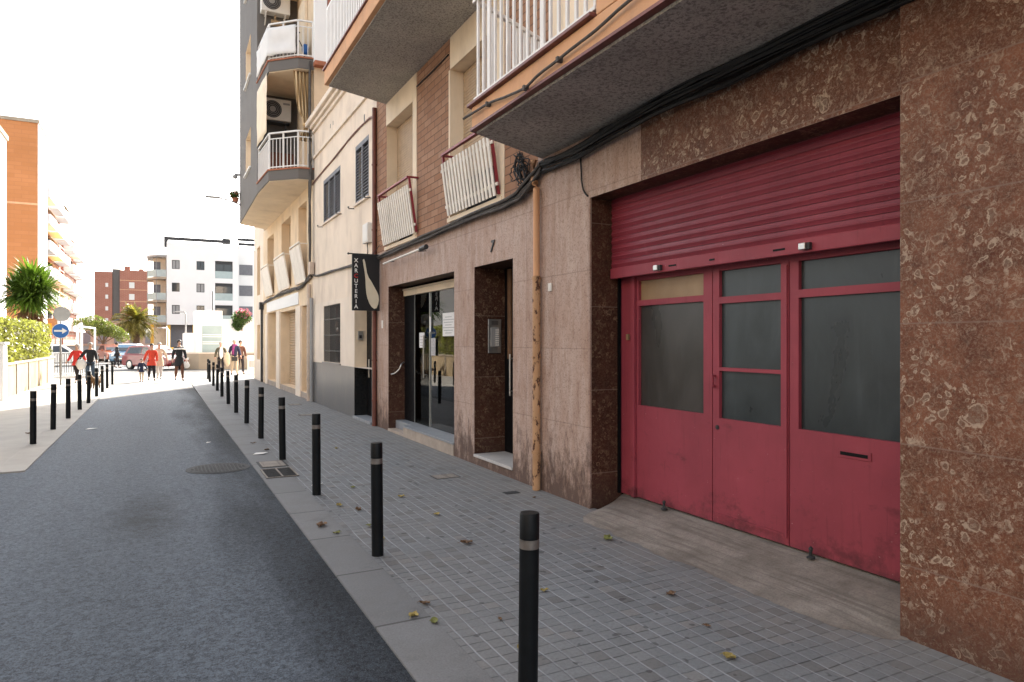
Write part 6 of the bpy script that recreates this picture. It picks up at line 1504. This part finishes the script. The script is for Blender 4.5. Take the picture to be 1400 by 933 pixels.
def people():
    person((-2.95, 33.2, 0), R(-15), 1.55, 'girl in a bright red coat and dark trousers stepping along by the hedge', 'coat_scarlet', 'dark_cloth', 'hair_grey', .75, ((.24, .10), (.16, .12)), .10, longhair=True)
    person((-2.33, 31.1, 0), R(12), 1.62, 'man in a black jacket and jeans carrying a white bag beside the girl in red', 'coat_black', 'denim', 'hair_grey', .35, ((.0, .18), (.30, .05)), .03, elbow=(.3, 0))
    bag((-2.62, 30.95, 1.02), .42, 'white_cloth', 'white plastic bag held between the girl in red and the man in black')
    person((-.60, 32.2, 0), R(-5), .95, 'toddler in a navy coat and pale trousers holding the hand of the orange coat', 'navy', 'beige_cloth', 'hair_dark', .25, ((.22, 0), (.03, 0)), .12)
    person((-.24, 33.2, 0), R(8), 1.56, 'woman in an orange red coat and black trousers leading a toddler', 'coat_red', 'dark_cloth', 'hair_dark', .30, ((.02, .02), (.16, .02)), .16, bend=.5)
    person((.05, 34.3, 0), R(-10), 1.60, 'person in a beige coat half hidden behind the orange red coat', 'beige_cloth', 'grey_cloth', 'hair_grey', .4, ((.2, .1), (.03, .05)), .25)
    person((.81, 32.7, 0), R(6), 1.72, 'man in a long black coat with a pale shoulder band crossing in the sun', 'coat_black', 'brown_cloth', 'hair_dark', .72, ((.06, .06), (.06, -.04)), .26)
    m = MB(); m.tube([(.60, 32.62, 1.355), (.72, 32.55, 1.37), (.90, 32.55, 1.37), (1.02, 32.64, 1.355)], .035, 8); single('shoulder_band', m, 'white_cloth', (.81, 32.6, 1.36), 'pale band across the shoulders of the long black coat', 'scarf', smooth=True)
    bag((1.09, 32.62, .82), .30, 'white_cloth', 'small white bag hanging from the hand of the man in the long black coat')
    person((2.72, 36.2, 0), R(-4), 1.64, 'woman in an open olive jacket walking behind the far bollards', 'olive', 'dark_cloth', 'hair_grey', .45, ((.10, .08), (.08, .1)), .08)
    m = MB(); m.blob((2.72, 36.05, 1.12), .09, .06, .3, 2); single('white_shirt', m, 'white_cloth', (2.72, 36.05, 1.0), 'white shirt front in the open olive jacket', 'shirt', smooth=True)
    m = MB(); m.blob((2.98, 36.05, .82), .16, .09, .36, 2, .2); single('beige_shawl', m, 'beige_cloth', (2.98, 36.05, .6), 'beige coat carried over the arm of the woman in the olive jacket', 'coat', smooth=True)
    person((3.36, 36.5, 0), R(5), 1.74, 'person with a purple scarf and navy jacket walking by the far corner', 'navy', 'beige_cloth', 'hair_grey', .4, ((.06, .14), (.05, .12)), .05)
    m = MB(); m.tube([(3.32, 36.36, 1.50), (3.28, 36.32, 1.3), (3.27, 36.34, 1.02)], .06, 8); m.tube([(3.26, 36.45, 1.5), (3.36, 36.37, 1.49), (3.46, 36.45, 1.5)], .05, 8); single('scarf', m, 'purple', (3.3, 36.35, 1.2), 'purple scarf hanging down a navy jacket', 'scarf', smooth=True)
    m = MB(); m.box(3.22, 3.48, 36.2, 36.32, .72, .92); m.tube([(3.24, 36.27, .92), (3.30, 36.36, 1.4), (3.46, 36.27, .92)], .012, 6); single('shoulder_bag', m, 'sign_black', (3.35, 36.26, .72), 'black shoulder bag in front of the navy jacket', 'bag', bevel=.02)
    person((3.75, 37.6, 0), R(10), 1.70, 'person in a dark jacket half hidden behind the purple scarf', 'brown_cloth', 'dark_cloth', 'hair_dark', .35, ((.05, .05), (.05, .05)), .06)
    person((-2.35, 51, -.035), R(100), 1.62, 'distant figure in dark clothes standing by the parked cars', 'coat_black', 'dark_cloth', 'hair_dark', .3, ((.03, .15), (.03, .12)), .1)
    # the dog on the pavement
    t = thing('dog', (-1.98, 28.4, 0), 'small brown and black dog walking beside the opposite bollards', 'dog')
    V = [(0, .10, .32), (0, -.10, .33), (0, -.20, .36), (0, -.28, .45), (0, -.36, .47), (0, -.44, .44), (0, .20, .33), (0, .30, .43), (0, .33, .52),
         (.05, .19, .24), (.05, .14, .17), (.05, .20, .10), (.05, .18, .02), (-.05, .19, .24), (-.05, .12, .17), (-.05, .17, .10), (-.05, .14, .02),
         (.05, -.17, .24), (.05, -.18, .13), (.05, -.20, .02), (-.05, -.17, .24), (-.05, -.14, .13), (-.05, -.17, .02), (.035, -.30, .53), (-.035, -.30, .53)]
    E = [(0, 1), (1, 2), (2, 3), (3, 4), (4, 5), (0, 6), (6, 7), (7, 8), (6, 9), (9, 10), (10, 11), (11, 12), (6, 13), (13, 14), (14, 15), (15, 16), (2, 17), (17, 18), (18, 19), (2, 20), (20, 21), (21, 22), (3, 23), (3, 24)]
    Rr = [.085, .10, .09, .06, .055, .03, .075, .022, .012, .055, .032, .02, .022, .055, .032, .02, .022, .042, .024, .022, .042, .024, .022, .016, .016]
    skin_mesh('body', V, E, Rr, 'dog_brown', t, 2)
    m = MB(); m.blob((0, .04, .37), .088, .17, .08, 2); m.build('dark_back', 'dog_black', None, smooth=True).parent = t
    t.rotation_euler.z = R(-25)
left_side(); left_blocks(); white_block(); trees(); vehicles(); people()
